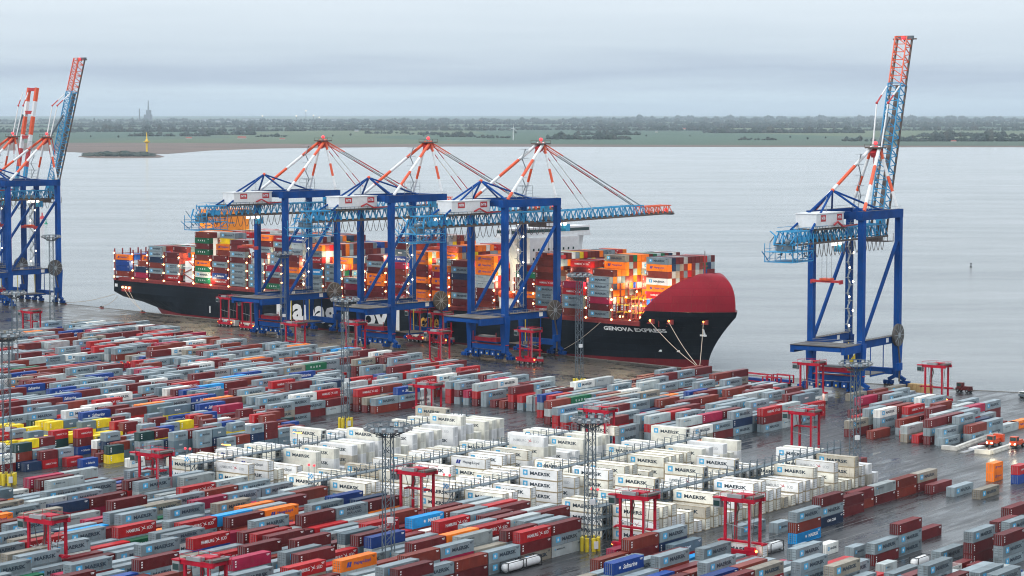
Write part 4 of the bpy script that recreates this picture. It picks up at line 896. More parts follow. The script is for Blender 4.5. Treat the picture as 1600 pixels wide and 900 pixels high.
NEAR = {191: ['mb', 'bl', 'bl', 'hl'], 243: ['mr', 'mg', 'mb', 'nv', 'mg', 'mg'], 269: ['hs', 'mg', 'mS', 'mr', 'mr'], 316: ['gn', 'wm', 'gn', 'hl', 'mb', 'gn', 'mr', 'gn', 'mb'], 343: ['hs', 'sa', 'mr', 'mg', 'mr'], 371: ['mg', 'mg', 'mg', 'mg', 'mr', 'mg', 'mr', 'mr'],
        400: ['mg', 'mg', 'mg', 'mg'], 490: ['mg', 'mg', 'mg', 'ms', 'mr', 'hs', 'mg', 'hl'], 520: ['mr', 'mb', 'mg', 'mg', 'mg'], 586: ['mr', 'mr', 'hl', 'hl', 'mr', 'mg', 'mr'], 619: ['hs', 'mr', 'hs', 'mb', 'mb', 'cr'], 655: ['hl', 'hl', 'mr', 'hl', 'mr', 'mr', 'hl', 'hl'],
        719: ['mr', 'mg', 'mr', 'mr', 'nv', 'mg', 'mr'], 757: ['mb', 'mr', 'mr', 'ml', 'ml', 'hl', 'hl', 'hl'], 821: ['mr', 'mr', 'hl', 'mr', 'mr', 'gn', 'mr'], 852: ['hs', 'mg', 'mS', 'mg', 'hs', 'mb', 'mb', 'mb', 'mb'], 894: ['mb', 'mg', 'mg', 'hs', 'cr'], 935: ['mg', 'mr', 'cr', 'mg', 'mg', 'mg']}
ROWN = 18; rowy = lambda c: -BM / 2 + 1.35 + c * 2.55
bx = {}; prevX = None
for px, n0, n1 in BAYS:
    X = SX(px) - (4 if px == 1012 else 0); bx[px] = X
SC = []
for bi, (px, n0, n1) in enumerate(BAYS):
    X = bx[px]; nx = BAYS[bi + 1] if bi + 1 < len(BAYS) else (0, 0, 0)
    wmax = hb(min(X + 7, SL - 2), 15)
    for c in range(ROWN):
        y = rowy(c)
        if abs(y) + 1.2 > wmax + .5 and px > 950: continue
        if px == 191: n = n0
        elif c == 0: n = n0
        elif c <= 1 and n1 > n0: n = n0 + (n1 - n0) // 2 if px < 900 else (n0 if px < 960 else 0)
        else: n = n1
        if px == 975: n = 0 if c < 7 else 8
        if px == 1012: n = 0 if c < 4 else 9
        if px == 935: n = 6 if c == 0 else (7 if c < 4 else 9)
        if n <= 0: continue
        if c > 3 and px not in (935, 975, 1012) and R.random() < .25: n = max(1, n - 1)
        nf = (nx[1] if c == 0 else nx[2]); cn = {0: 99}
        left_n = 0 if c == 0 else SC_H.get((bi, c - 1), 0)
        if c == 0: SC_H = {} if bi == 0 else SC_H
        SC_H[(bi, c)] = n
        for t_ in range(n):
            show_side = c == 0 or t_ >= left_n
            show_end = t_ >= nf - 1 or nx[0] == 0
            if not (show_side or show_end or t_ == n - 1): continue
            if c == 0 and px in NEAR and t_ < len(NEAR[px]): k = NEAR[px][t_]
            elif px == 191: k = 'bl'
            elif px in (935, 655, 689) and R.random() < .4: k = 'hl'
            else: k = pick(SHIPK if c < 2 else INN)
            SC.append(dict(X=X, y=y, z=Z0 + t_ * TH_, k=k, c=c, t=t_, n=n, px=px, side=show_side, end=show_end, top=t_ == n - 1))
SECT = {191: 'at the stern', 220: 'in second stern bay', 243: 'in third stern bay', 269: 'in fourth stern bay', 316: 'beside the orange funnel', 343: 'below the orange funnel', 371: 'just forward of funnel', 400: 'left of crane nearest stern', 427: 'behind crane nearest stern', 455: 'between legs of crane nearest stern',
        490: 'right of crane nearest stern', 520: 'in bay before middle crane', 550: 'in low bay before middle crane', 586: 'behind middle crane', 619: 'in tall stack behind middle crane', 655: 'between middle crane legs', 689: 'right of middle crane', 719: 'left of the white bridge', 757: 'beside the white bridge',
        821: 'below the bridge', 852: 'by last leg of bow-side crane', 894: 'in third bay from the bow shield', 935: 'in lettered stack near ship name', 975: 'in low bay near bow', 1012: 'in foremost tall block'}
shipM = quay(ts, SN + BM / 2); rzs = math.atan2(T1.y, T1.x)
TIER = ['lowest', 'second', 'third', 'fourth', 'fifth', 'sixth', 'seventh', 'eighth', 'ninth', 'tenth']
def wpos(c): return shipM + T1 * c['X'] + N1 * c['y'] + Vector((0, 0, c['z']))
SC.sort(key=lambda c: (-(c['c'] == 0), -(c['side'] and c['c'] < 4), -c['top'], -c['px']))
for c in SC[:300]:
    parts = ctr_meshes(c['k'], 12.19, 2.85, 3 if 0 else 1, 'door')
    where = 'outermost' if c['c'] == 0 else 'inboard'
    o = thing('deck_container', wpos(c), rzs, '%s, %s tier %s, %s' % (KIND[c['k']][1], TIER[c['t']], where, SECT[c['px']]), 'deck container', 'containers on the ship deck')
    last = None
    for n, me, p in parts: link(n, me, o)
rest = [dict(p=wpos(c), rz=rzs, k=c['k'], L=12.19, h=2.85, end='door') for c in SC[300:]]
print('ship containers', len(SC))
# bow-facing ends differ only by colour: reuse the simple template
merged('deck_containers_inboard', rest, 'coloured ends of containers packed inboard on the ship')
# lashing bridges with lamps, in every gap
gaps = sorted(set([bx[p] - PITCH / 2 for p, a, c in BAYS] + [bx[1012] + PITCH / 2]))
for gi, X in enumerate(gaps):
    hgt = 14 if X < bx[935] + 10 else 7; w = hb(min(X, SL - 4), 15)
    if w < 8: continue
    b = MB(); yy = -w + .5
    while yy < w:
        b.bar((X, yy, 15), (X, yy, 15 + hgt + 3), .55, M_SHR); yy += 5.1
    for z in (17.5, 20.5, 23.5, 26.5, 29.5):
        if z < 15 + hgt + 3: b.box(X - .6, -w + .5, z - .2, X + .6, w - .5, z, M_SHR)
    b.box(X - 1.1, -w + .3, 15, X + 1.1, w - .3, 16.2, M_SHR)
    lb = b.obj('lashing_bridge', ship)
    for k, z in enumerate((16.9, 21, 25.4, 29.6)):
        if z > 15 + hgt + 3: break
        q = MB(); q.ball((X, -w - .05, z), .42, M_LAMPW, 4); q.obj('lamp', lb)
        if gi > 3 and k != 2: q = MB(); q.ball((X + .4, -w + 7 + 6 * k, z + .8), .42, M_LAMPW, 4); q.obj('lamp', lb)
b = MB(); b.box(4, -BM / 2 + .3, 15, XB - 2, -BM / 2 + 1.2, 17.0, M_SHR); b.obj('coaming', ship)
b = MB()
for i in range(int((XB - 8) / 3)): b.bar((4 + i * 3, -BM / 2 + .1, 15), (4 + i * 3, -BM / 2 + .1, 16.2), .12, M_SHR)
b.bar((4, -BM / 2 + .1, 16.2), (XB - 4, -BM / 2 + .1, 16.2), .14, M_SHR); b.obj('deck_railing', ship)
# empty hatch cell guides near the bow
for X, c0, c1, hh_ in ((bx[975], 0, 6, 12), (bx[1012], 0, 5, 8)):
    w = hb(min(X, SL - 4), 15) - 1; b = MB()
    for xx in (X - 6.3, X - 2, X + 2, X + 6.3):
        y = -w
        while y < min(w, -BM / 2 + 1.35 + c1 * 2.55):
            b.bar((xx, y, 15), (xx, y, 15 + hh_), .28, M_SHR); y += 2.55
        for z in (17, 20, 23, 26):
            if z < 15 + hh_: b.bar((xx, -w, z), (xx, min(w, -BM / 2 + 1.35 + c1 * 2.55), z), .3, M_YEL if z > 19 else M_SHR)
    cg = b.obj('cell_guide', ship)
    for i in range(9):
        q = MB(); q.ball((X - 6 + (i % 3) * 6, -w + 2 + (i // 3) * 4, 18 + (i * 2.7) % hh_), .40, M_LAMPW, 4); q.obj('lamp', cg)
# funnel island
fx = bx[293]; b = MB(); b.box(fx - 6, -9, 15, fx + 6, 11, 46, M_CRW); b.obj('engine_casing', ship)
b = MB(); b.box(fx - 6.5, -11.5, 41, fx + 6.5, 11.5, 54.5, mat('funnel_orange', (.85, .27, .01), .45, .05)); fu = b.obj('funnel', ship)
for k in range(4): q = MB(); q.bar((fx - 3 + 2 * k, 0, 54), (fx - 3 + 2 * k, 0, 57), 1.2, M_RAIL, n=10); q.obj('exhaust_pipe', fu)
b = MB()
for z in (18, 21.5, 25): b.box(fx - 5, -BM / 2 + 1, z, fx + 5, -BM / 2 + 5, z + .25, M_CRW); 
b.box(fx - 3.5, -BM / 2 + 1.2, 15, fx + 2.5, -BM / 2 + 4.5, 28, M_CRW)
b.path([(fx - 5, -BM / 2 + .9, 15), (fx + 5, -BM / 2 + .9, 18), (fx - 5, -BM / 2 + .9, 21.5), (fx + 5, -BM / 2 + .9, 25), (fx, -BM / 2 + .9, 28)], .4, M_SHR); b.obj('access_tower', ship)
for z in (17, 20, 24, 28, 31): q = MB(); q.ball((fx + 4.5, -BM / 2 + .6, z), .7, M_LAMPW, 5); q.obj('lamp', ship)
# bridge
hx = bx[790]; b = MB(); b.box(hx - 6.2, -15, 15, hx + 6.2, 17, 49, M_CRW); b.obj('deckhouse', ship)
for z in range(19, 46, 4):
    b = MB()
    for i in range(9): b.box(hx + 6.21, -13 + i * 3.2, z, hx + 6.26, -12 + i * 3.2, z + 1.1, M_GLASS)
    b.obj('window', ship)
b = MB(); b.box(hx - 5, -26, 49, hx + 5, 26, 50, M_CRW); b.box(hx - 4.4, -25.5, 50, hx + 4.8, 25.5, 53.4, M_CRW); b.box(hx - 3, -8, 53.4, hx + 4, 8, 55.2, M_CRW); br = b.obj('bridge', ship)
b = MB(); b.box(hx + 4.81, -25, 51.2, hx + 4.86, 25, 52.6, M_GLASS); b.box(hx - 4, -25.56, 51.2, hx + 4, -25.51, 52.6, M_GLASS); b.obj('window_band', br)
for s in (-1, 1):
    b = MB(); b.bar((hx, s * 24, 49), (hx, s * 13, 30), 2.0, M_CRW, h=3.4); b.bar((hx, s * 24, 49), (hx, s * 20, 24) if s > 0 else (hx, s * 13, 24), 1.6, M_CRW, h=3) ; b.obj('wing_brace', ship)
b = MB(); b.bar((hx, 0, 55), (hx, 0, 63), .8, M_CRW, n=8); b.bar((hx, -3, 60), (hx, 3, 60), .4, M_CRW); b.ball((hx, 4, 56.5), 1.2, M_CRW, 6); b.obj('radar_mast', ship)
b = MB(); X = hx + 0; b.box(X - 5, -BM / 2 + 1, 17, X + 5, -BM / 2 + 7, 24, M_CRW); b.obj('lifeboat_station', ship)
b = MB(); b.bar((X - 4, -BM / 2 + .8, 24), (X + 4, -BM / 2 + .8, 24), 3, M_CRO, n=10); b.obj('lifeboat', ship)
for y in (-20, -15.5):
    for z in (20, 28, 36): q = MB(); q.ball((hx + 6.6, y, z), .6, M_LAMPC, 5); q.obj('lamp', ship)
# deck light: real lamps standing among the stacks
def plight(p, e, c=(1, .6, .25), r=.8):
    l = bpy.data.lights.new('deck_lamp_light', 'POINT'); l.energy = e; l.color = c; l.shadow_soft_size = r; o = bpy.data.objects.new('deck_lamp_light', l); col.objects.link(o); o.location = p
for px, y, z, e in [(206, -20, 24, 5000), (255, -18, 30, 5000), (293, -23, 30, 15000), (293, -12, 42, 13000), (330, -25.5, 20, 4000), (385, -14, 34, 8000), (414, -20, 33, 12000), (440, -18, 34, 14000), (470, -20, 31, 12000), (505, -20, 36, 10000), (535, -22, 32, 10000), (560, -20, 29, 14000),
                    (603, -22, 37, 10000), (636, -20, 36, 14000), (671, -22, 37, 16000), (700, -20, 38, 18000), (738, -22, 36, 14000), (775, -23, 30, 12000), (800, -22, 32, 12000), (838, -22, 36, 12000), (873, -22, 33, 14000), (914, -20, 34, 12000), (955, -19, 26, 14000), (960, -8, 31, 12000), (990, -16, 22, 14000), (1015, -14, 22, 14000),
                    (1030, -6, 26, 12000), (1040, -12, 24, 9000)]:
    X = SX(px); plight(shipM + T1 * X + N1 * y + Vector((0, 0, z)), e * .5, (1, .84, .50))
# mooring lines and bollards
def rope(a, b_, label):
    b = MB(); a = Vector(a); c = Vector(b_); pts = [a.lerp(c, i / 12) - Vector((0, 0, 1.2 * math.sin(PI * i / 12))) for i in range(13)]; b.path(pts, .22, M_ROPE, n=5)
    o = b.obj('mooring_rope'); tag(o, label, 'mooring rope', 'ropes holding the ship')
def bollard(p, label):
    b = MB(); b.bar((0, 0, .14), (0, 0, .7), .8, M_RAIL, n=10); b.bar((0, 0, .7), (0, 0, 1.0), 1.2, M_RAIL, n=10); b.bar((1.6, 0, .14), (1.6, 0, .9), .9, M_RAIL, n=10); b.box(-1, -.8, .01, 2.5, .8, .15, M_CRR)
    o = b.obj('bollard'); o.location = p; o.rotation_euler = (0, 0, rzs); tag(o, label, 'bollard', 'bollards on the quay edge')
SW = lambda X, y, z: shipM + T1 * X + N1 * y + Vector((0, 0, z))
tB = solve_t(quay, 1093, -1.6); pB = quay(tB, -1.6); bollard(pB, 'bollard below the bow where three ropes meet')
for k, X in enumerate((XB + 2, XB + 9.5, XB + 21)): rope(pB + Vector((0, 0, .8)), SW(X, -hb(X, 17) - .3, 17), ['pale bow rope slanting farthest aft from the bollard', 'pale bow rope in the middle of the three', 'pale bow rope hanging almost upright'][k])
for px, lab_, X, z in ((100, 'bollard on quay nearest the left crane', 0, 7.5), (158, 'bollard on quay just left of the stern', 2, 6.2)):
    p = quay(solve_t(quay, px, -1.6), -1.6); bollard(p, lab_); rope(p + Vector((0, 0, .8)), SW(X, -BM / 2 + 1, z), 'thin stern rope running to the ' + lab_)
p = quay(solve_t(quay, 222, -1.6), -1.6); bollard(p, 'bollard on quay under the overhanging stern')
for k in range(2): rope(p + Vector((0, 0, .8)), SW(9 + k * 4, -BM / 2 - .2, 11.2), ['stern rope from mooring port, upper left one', 'stern rope from mooring port, lower right one'][k])
p = quay(solve_t(quay, 868, -1.6), -1.6); bollard(p, 'bollard beside the bow-side crane'); rope(p + Vector((0, 0, .8)), SW(SX(938), -BM / 2 + .1, 15.3), 'rope rising right from bow-side crane to the deck')

# ------------------------------------------------------------------ straddle carriers
def carrier(px, py, ax, label, cargo=None, fl=0):
    rz = RZV if ax == 'v' else math.atan2(T1.y, T1.x)
    if fl: rz += PI
    r = thing('straddle_carrier', G(px, py), rz, label, 'straddle carrier', 'red straddle carriers')
    Hh = 14.3; zs0 = 6.6 if cargo is None else 4.1
    for s in (-1, 1):
        b = MB(); b.box(-5.2, s * 2.45 - .4, 1.25, 5.2, s * 2.45 + .4, 2.3, M_RED); b.box(-5.4, s * 2.45 - .55, 2.3, -2.6, s * 2.45 + .55, 3.0, M_RED); b.box(2.2, s * 2.45 - .5, 2.3, 4.9, s * 2.45 + .5, 3.2, M_GREY if s > 0 else M_RED); sb = b.obj('side_beam', r)
        for x in (-4.3, -1.5, 1.5, 4.3):
            w = MB(); w.bar((x, s * 2.45 - .3, .75), (x, s * 2.45 + .3, .75), 1.5, M_TYRE, n=14); w.bar((x, s * 2.45 - .34, .75), (x, s * 2.45 + .34, .75), .7, M_GREY, n=10); w.obj('wheel', sb)
        for x in (-3.3, 3.3):
            b = MB(); b.box(x - .3, s * 2.45 - .26, 2.3, x + .3, s * 2.45 + .26, Hh - .8, M_RED); b.obj('leg', r)
        b = MB(); b.box(-4.6, s * 2.45 - .35, Hh - .8, 4.6, s * 2.45 + .35, Hh + .2, M_RED); b.obj('top_beam', r)
        b = MB(); b.bar((-3, s * 2.45, 8.2), (3, s * 2.45, 7.4), .14, M_GREY); b.obj('tie_rod', r)
        q = MB(); q.ball((5.3 * s, -2.7, 2.4), .3, M_LAMPO, 4); q.obj('warning_lamp', r)
    b = MB()
    for x in (-3.6, 0.4, 3.6): b.box(x - .35, -2.1, Hh - .7, x + .35, 2.1, Hh, M_RED)
    b.box(-2.6, -2.9, Hh + .2, 1.2, -1.4, Hh + 1.0, M_GREY); b.box(-1.5, -1.2, Hh + .1, 2.4, 1.8, Hh + .9, M_RED); b.box(2.4, -2.6, Hh + .2, 4.4, 2.4, Hh + .7, M_RAIL); b.obj('engine_deck', r)
    b = MB()
    for x in (-4.5, 4.5): b.bar((x, -2.8, Hh + 1.2), (x, 2.8, Hh + 1.2), .08, M_RED)
    for y in (-2.8, 2.8):
        b.bar((-4.5, y, Hh + 1.2), (4.5, y, Hh + 1.2), .08, M_RED)
        for x in (-4.5, -1.5, 1.5, 4.5): b.bar((x, y, Hh), (x, y, Hh + 1.2), .08, M_RED)
    b.obj('railing', r)
    b = MB()                                     # ladder, cable chain and hoist drums
    for k in range(22): b.bar((3.75, -2.75, 2.6 + k * .5), (4.15, -2.75, 2.6 + k * .5), .05, M_GREY)
    for x in (3.75, 4.15): b.bar((x, -2.75, 2.5), (x, -2.75, Hh + .9), .07, M_GREY)
    b.obj('ladder', r)
    b = MB(); b.path([(-2.9, 2.1, Hh - .6), (-2.2, 2.0, Hh - 3), (-2.9, 1.9, Hh - 5.5), (-2.6, 1.2, zs0)], .22, M_RAIL); b.obj('cable', r)
    for x in (-1.9, 1.9): b = MB(); b.bar((x, -1.6, Hh - .1), (x, 1.6, Hh - .1), .9, M_RAIL, n=10); b.obj('hoist_drum', r)
    b = MB(); b.box(-6.3, -3.1, Hh - 2.4, -4.4, -1.5, Hh - .2, M_GREY); b.box(-6.33, -3.0, Hh - 2.1, -6.3, -1.6, Hh - .8, M_GLASS); b.box(-6.2, -3.13, Hh - 2.1, -4.5, -3.1, Hh - .8, M_GLASS); b.box(-6.4, -3.2, Hh - .2, -4.2, -1.4, Hh + .1, M_RED); b.obj('cab', r)
    zs_ = 6.1 if cargo is None else 3.6
    b = MB(); b.box(-6.0, -.5, zs_, 6.0, .5, zs_ + .45, M_RED); b.box(-6.1, -1.2, zs_ - .1, -5.7, 1.2, zs_ + .3, M_RED); b.box(5.7, -1.2, zs_ - .1, 6.1, 1.2, zs_ + .3, M_RED)
    if cargo is None and R.random() < .5: b = MB(); zs_ = 9.6; b.box(-3.2, -.5, zs_, 3.2, .5, zs_ + .45, M_RED); b.box(-3.3, -1.2, zs_ - .1, -2.9, 1.2, zs_ + .3, M_RED); b.box(2.9, -1.2, zs_ - .1, 3.3, 1.2, zs_ + .3, M_RED)
    for x in (-2.4, 2.4):
        for y in (-.5, .5): b.bar((x, y, zs_ + .4), (x, y * 3.6, Hh - .6), .12, M_RAIL)
    b.obj('spreader', r)
    if cargo:
        rr = thing('carried_container', G(px, py) + Vector((0, 0, .72)), RZV if ax == 'v' else math.atan2(T1.y, T1.x), '%s held by %s' % (KIND[cargo][1], label), 'container', 'containers held by carriers')
        for n, me, p in ctr_meshes(cargo, 12.19, 2.85, 1, 'door'): link(n, me, rr)
for a in [(358, 510, 'q', 'leftmost carrier on the quay, loaded', 'wm'), (392, 516, 'q', 'second carrier on the quay, loaded', 'rm'), (462, 557, 'q', 'carrier at slim mast near first crane'), (556, 556, 'q', 'carrier right of slim mast, loaded', 'rw'),
          (655, 534, 'q', 'carrier near gold hull lettering, loaded', 'rm'), (687, 572, 'q', 'carrier at yard edge below middle crane'), (691, 538, 'q', 'carrier behind the one below middle crane'), (828, 569, 'q', 'carrier with lit lamps under bow-side crane'), (1463, 632, 'v', 'carrier right of the lone crane'),
          (1268, 628, 'v', 'carrier left of the lone crane, loaded', 'rw'), (1258, 716, 'v', 'carrier behind the fourth reefer rack'), (243, 790, 'v', 'carrier left of first reefer rack'), (75, 908, 'v', 'carrier at bottom left'), (652, 823, 'v', 'carrier left of third reefer rack'),
          (996, 866, 'v', 'carrier at bottom centre'), (1160, 871, 'v', 'carrier at bottom right-centre, loaded', 'rw'), (938, 712, 'v', 'carrier lifting a cream container', None), (670, 668, 'v', 'carrier at far end of first rack'), (50, 535, 'q', 'carrier at upper left yard'), (322, 984, 'v', 'carrier cut by the bottom edge')]:
    carrier(a[0], a[1], a[2], 'red ' + a[3], a[4] if len(a) > 4 else None, fl=0)
rr = thing('carried_container', G(938, 712) + Vector((0, 0, 6.6)), RZV, 'cream lettered container hanging in red carrier mid-yard', 'container', 'containers held by carriers')
for n, me, p in ctr_meshes('rm', 12.19, 2.85, 1, 'door'): link(n, me, rr)
for i in range(6):
    p = G(150 + i * 10.5, 581 - i * .7); r = thing('parked_spreader', p, RZU, 'parked red spreader frame in a row with lit lamps', 'spreader', 'parked red spreaders')
    b = MB()
    for y in (-1.1, 1.1):
        b.box(-5.5, y - .2, 1.0, 5.5, y + .2, 1.7, M_RED)
        for x in (-5, 0, 5): b.box(x - .2, y - .25, 0.005, x + .2, y + .25, 1.0, M_RED)
    b.obj('frame', r); b = MB(); b.box(-2.2, -1.4, 1.7, 2.2, 1.4, 2.7, M_RED); b.ball((-2, -1.2, 3.0), .6, M_RED, 5); b.ball((2, -1.0, 3.0), .7, M_RED, 5); b.obj('head_block', r); q = MB(); q.ball((1.8, -1.6, 2.9), .35, M_LAMPO, 4); q.obj('lamp', r)

# ------------------------------------------------------------------ light masts
def mast(px, py, ty, label, hr=4.2, foot=True):
    h = HC * (py - ty) / (py - 175); p = G(px, py); r = thing('light_mast', p, .4, label, 'light mast', 'lattice light masts')
    w = 1.15; b = MB()
    for sx in (-1, 1):
        for sy in (-1, 1): b.bar((sx * w, sy * w, 0), (sx * w * .8, sy * w * .8, h), .2, M_RACK)
    z = 1.0; k = 0
    while z < h - 2:
        q0 = w * (1 - .2 * z / h); q1 = w * (1 - .2 * (z + 2.2) / h); s = 1 if k % 2 else -1
        for (a, c) in (((-1, -1), (1, -1)), ((1, -1), (1, 1)), ((1, 1), (-1, 1)), ((-1, 1), (-1, -1))):
            a, c = (a, c) if s > 0 else (c, a); b.bar((a[0] * q0, a[1] * q0, z), (c[0] * q1, c[1] * q1, z + 2.2), .1, M_RACK)
        z += 2.2; k += 1
    b.obj('lattice', r)
    b = MB(); n = 16
    for i in range(n):
        a0, a1 = 2 * PI * i / n, 2 * PI * (i + 1) / n
        for rr_, zz in ((hr, h + 1), (hr, h - .2), (hr * .55, h - 1.6)): b.bar((math.cos(a0) * rr_, math.sin(a0) * rr_, zz), (math.cos(a1) * rr_, math.sin(a1) * rr_, zz), .16, M_RACK)
        b.bar((math.cos(a0) * hr, math.sin(a0) * hr, h - .2), (math.cos(a0) * hr, math.sin(a0) * hr, h + 1), .12, M_RACK); b.bar((math.cos(a0) * hr, math.sin(a0) * hr, h - .2), (math.cos(a0) * .9, math.sin(a0) * .9, h - 1.9), .14, M_RACK)
    b.bar((0, 0, h - .35), (0, 0, h - .2), hr * 1.9, M_RACK, n=16); b.obj('head_platform', r)
    for i in range(12):
        a = 2 * PI * i / 12; b = MB(); b.bar((math.cos(a) * (hr - .1), math.sin(a) * (hr - .1), h + .45), (math.cos(a) * (hr + .65), math.sin(a) * (hr + .65), h + .15), .85, M_GREY); b.obj('floodlight', r)
    b = MB(); b.box(-.7, -1.5, h * .36, .7, -1.0, h * .36 + 1.3, M_CRW); b.obj('sign_box', r)
    if foot:
        b = MB()
        for i in range(8):
            a = i * PI / 4; x, y = math.cos(a) * 2.1, math.sin(a) * 2.1; b.bar((x, y, 0.01), (x, y, 3.3), .95, M_YEL, n=10)
        b.obj('footing_guard', r); b = MB(); b.box(-.2, -2.75, .8, .9, -2.62, 2.6, M_CRW); b.obj('notice_board', r)
for a in [(12, 757, 522, 'tall grey lattice mast with yellow footing at far left', 4.8), (24, 590, 458, 'slim lattice mast left of the parked spreaders'), (82, 512, 370, 'slim lattice mast before left crane'), (443, 550, 396, 'slim lattice mast before first crane'),
          (540, 668, 468, 'slim lattice mast before the giant hull lettering'), (607, 897, 668, 'tall grey lattice mast in the foreground centre', 5.0), (922, 860, 655, 'lattice mast with yellow footing beside fourth rack', 4.0), (905, 605, 430, 'slim lattice mast with yellow footing before ship bow'), (1335, 752, 568, 'lattice mast with yellow footing at reefers right corner', 4.2)]:
    mast(*a)

# ------------------------------------------------------------------ small things on the yard and quay
def tank(px, py, rz, label):
    r = thing('tank_container', G(px, py), rz, label, 'tank container', 'tank containers'); b = MB()
    for x in (-3, 3):
        for y in (-1.15, 1.15): b.bar((x, y, 0.005), (x, y, 2.5), .16, M_DARK)
        b.bar((x, -1.15, 2.45), (x, 1.15, 2.45), .14, M_DARK); b.bar((x, -1.15, .1), (x, 1.15, .1), .14, M_DARK)
    for y in (-1.15, 1.15):
        for z in (.12, 2.45): b.bar((-3, y, z), (3, y, z), .14, M_DARK)
    b.obj('frame', r); b = MB(); b.bar((-2.7, 0, 1.28), (2.7, 0, 1.28), 2.15, M_CRW, n=20); b.ball((-2.55, 0, 1.28), 1.0, M_CRW, 6); b.ball((2.55, 0, 1.28), 1.0, M_CRW, 6); b.obj('tank', r)
for px, py, rz, l in ((800, 893, RZU, 'white tank container at bottom centre, left one'), (828, 885, RZU, 'white tank container at bottom centre, right one'), (1208, 862, RZU, 'white tank container right of the loaded carrier'), (1437, 885, RZU, 'white tank container between right stacks'),
                      (1168, 606, math.atan2(T1.y, T1.x), 'white tank on trailer below the bow, left one'), (1187, 608, math.atan2(T1.y, T1.x), 'white tank on trailer below the bow, right one')): tank(px, py, rz, l)
rq = math.atan2(T1.y, T1.x)
for i, (px, py) in enumerate([(1055, 586), (1090, 590), (1034, 594), (1070, 597)]):
    r = thing('flat_rack', G(px, py), rq, 'flat blue and white rack lying near the bow, %s' % ['back left', 'back right', 'front left', 'front right'][i], 'flat rack', 'flat racks on the quay'); b = MB()
    for k in range(3): b.box(-5.8, -1.2, .01 + k * .62, 5.8, 1.2, .5 + k * .62, (CC['blue'], M_CRW, CC['sky'])[k])
    b.obj('platform', r); b = MB()
    for k in range(9): b.box(-5.6 + k * 1.3, -1.3, .3, -5.3 + k * 1.3, -1.21, 1.6, M_CRW)
    b.obj('stake', r)
for i, (px, py, ln) in enumerate([(1182, 600, 13), (1224, 602, 8), (1206, 606, 7)]):
    r = thing('trailer', G(px, py), rq, 'red framed yard trailer behind the white tanks, %s' % ['longest', 'rightmost', 'nearest'][i], 'trailer', 'red framed trailers'); b = MB()
    for s in (-1, 1):
        b.box(-ln / 2, s * 1.2 - .15, 1.0, ln / 2, s * 1.2 + .15, 1.4, M_RED)
        for x in (-ln / 2, ln / 2): b.box(x - .2, s * 1.2 - .2, 1.0, x + .2, s * 1.2 + .2, 4.2, M_RED)
        b.box(-ln / 2, s * 1.2 - .12, 3.9, ln / 2, s * 1.2 + .12, 4.2, M_RED)
    b.box(-ln / 2 + .5, -1.0, 1.41, ln / 2 - .5, 1.0, 2.4, CC['blue']); b.obj('frame', r)
    for x in (-ln / 2 + 1.5, -ln / 2 + 3, ln / 2 - 1.5): w = MB(); w.bar((x, -1.2, .5), (x, 1.2, .5), 1.0, M_TYRE, n=12); w.obj('wheel', r)
r = thing('wooden_crate', G(1438, 613), RZV, 'big tan wooden crate left of the red carrier', 'crate'); b = MB(); b.box(-4.6, -1.3, .01, 4.6, 1.3, 3.1, mat('plywood', (.50, .33, .14), .8, .2, .6)); b.obj('box', r)
b = MB()
for k in range(6): b.box(-4.6 + k * 1.75, -1.42, 0.01, -4.3 + k * 1.75, -1.3, 3.15, mat('batten_wood', (.40, .25, .10), .8))
b.obj('batten', r)
r = thing('flat_trailer', G(1425, 620), rq + .3, 'low red flat trailer in front of the tan crate', 'trailer'); b = MB(); b.box(-8, -1.3, .9, 8, 1.3, 1.4, M_RED); b.box(-8, -1.25, 1.41, 8, 1.25, 1.6, M_RAIL); b.obj('bed', r)
for x in (-6, -4.5, 5): w = MB(); w.bar((x, -1.2, .46), (x, 1.2, .46), .9, M_TYRE, n=12); w.obj('wheel', r)
def tractor(px, py, rz, label, mbody, lamp=False, name='yard_tractor', cat='tractor'):
    r = thing(name, G(px, py), rz, label, cat); b = MB(); b.box(-3.2, -1.2, .9, 3.0, 1.2, 1.7, mbody); b.box(-3.2, -1.0, 1.7, .2, 1.0, 2.4, mbody); b.box(-4.4, -.4, .8, -3.2, .4, 1.1, M_RAIL); b.obj('body', r)
    b = MB(); b.box(.5, -1.1, 1.7, 2.6, 1.1, 3.6, mbody); b.box(2.6, -.95, 2.3, 2.64, .95, 3.4, M_GLASS); b.box(.7, -1.14, 2.3, 2.4, -1.1, 3.4, M_GLASS); b.box(.7, 1.1, 2.3, 2.4, 1.14, 3.4, M_GLASS); b.obj('cab', r)
    for x in (-2.2, 2.0):
        for y in (-1.15, 1.15): w = MB(); w.bar((x, y - .3, .65), (x, y + .3, .65), 1.3, M_TYRE, n=12); w.bar((x, y - .33, .65), (x, y + .33, .65), .55, M_GREY, n=8); w.obj('wheel', r)
    for y in (-.8, .8):
        q = MB(); q.ball((3.05, y, 1.4), .28, M_LAMPC if lamp else M_CRW, 5); q.obj('headlight', r)
    return r
tractor(1506, 613, rq + PI, 'small dark red tractor near the quay edge at right', CC['maroon'])
t_ = tractor(1552, 697, RZU + PI, 'orange loader with glaring headlight between white barriers', mat('loader_orange', (.6, .07, .015), .4), True, 'loader', 'loader')
b = MB(); b.box(-5.0, -1.6, 1.0, -3.3, 1.6, 3.4, MATS['loader_orange']); b.obj('counterweight', t_)
tractor(1588, 699, RZU + PI, 'orange truck with lit headlamp near right frame edge', MATS['loader_orange'], True, 'truck', 'truck')
for (px, py), e in (((1556, 703), 1400), ((1590, 704), 700)): p = G(px, py, 2.2); plight(p - V * 0 - U * 2.0, e, (1, .85, .55), .2)
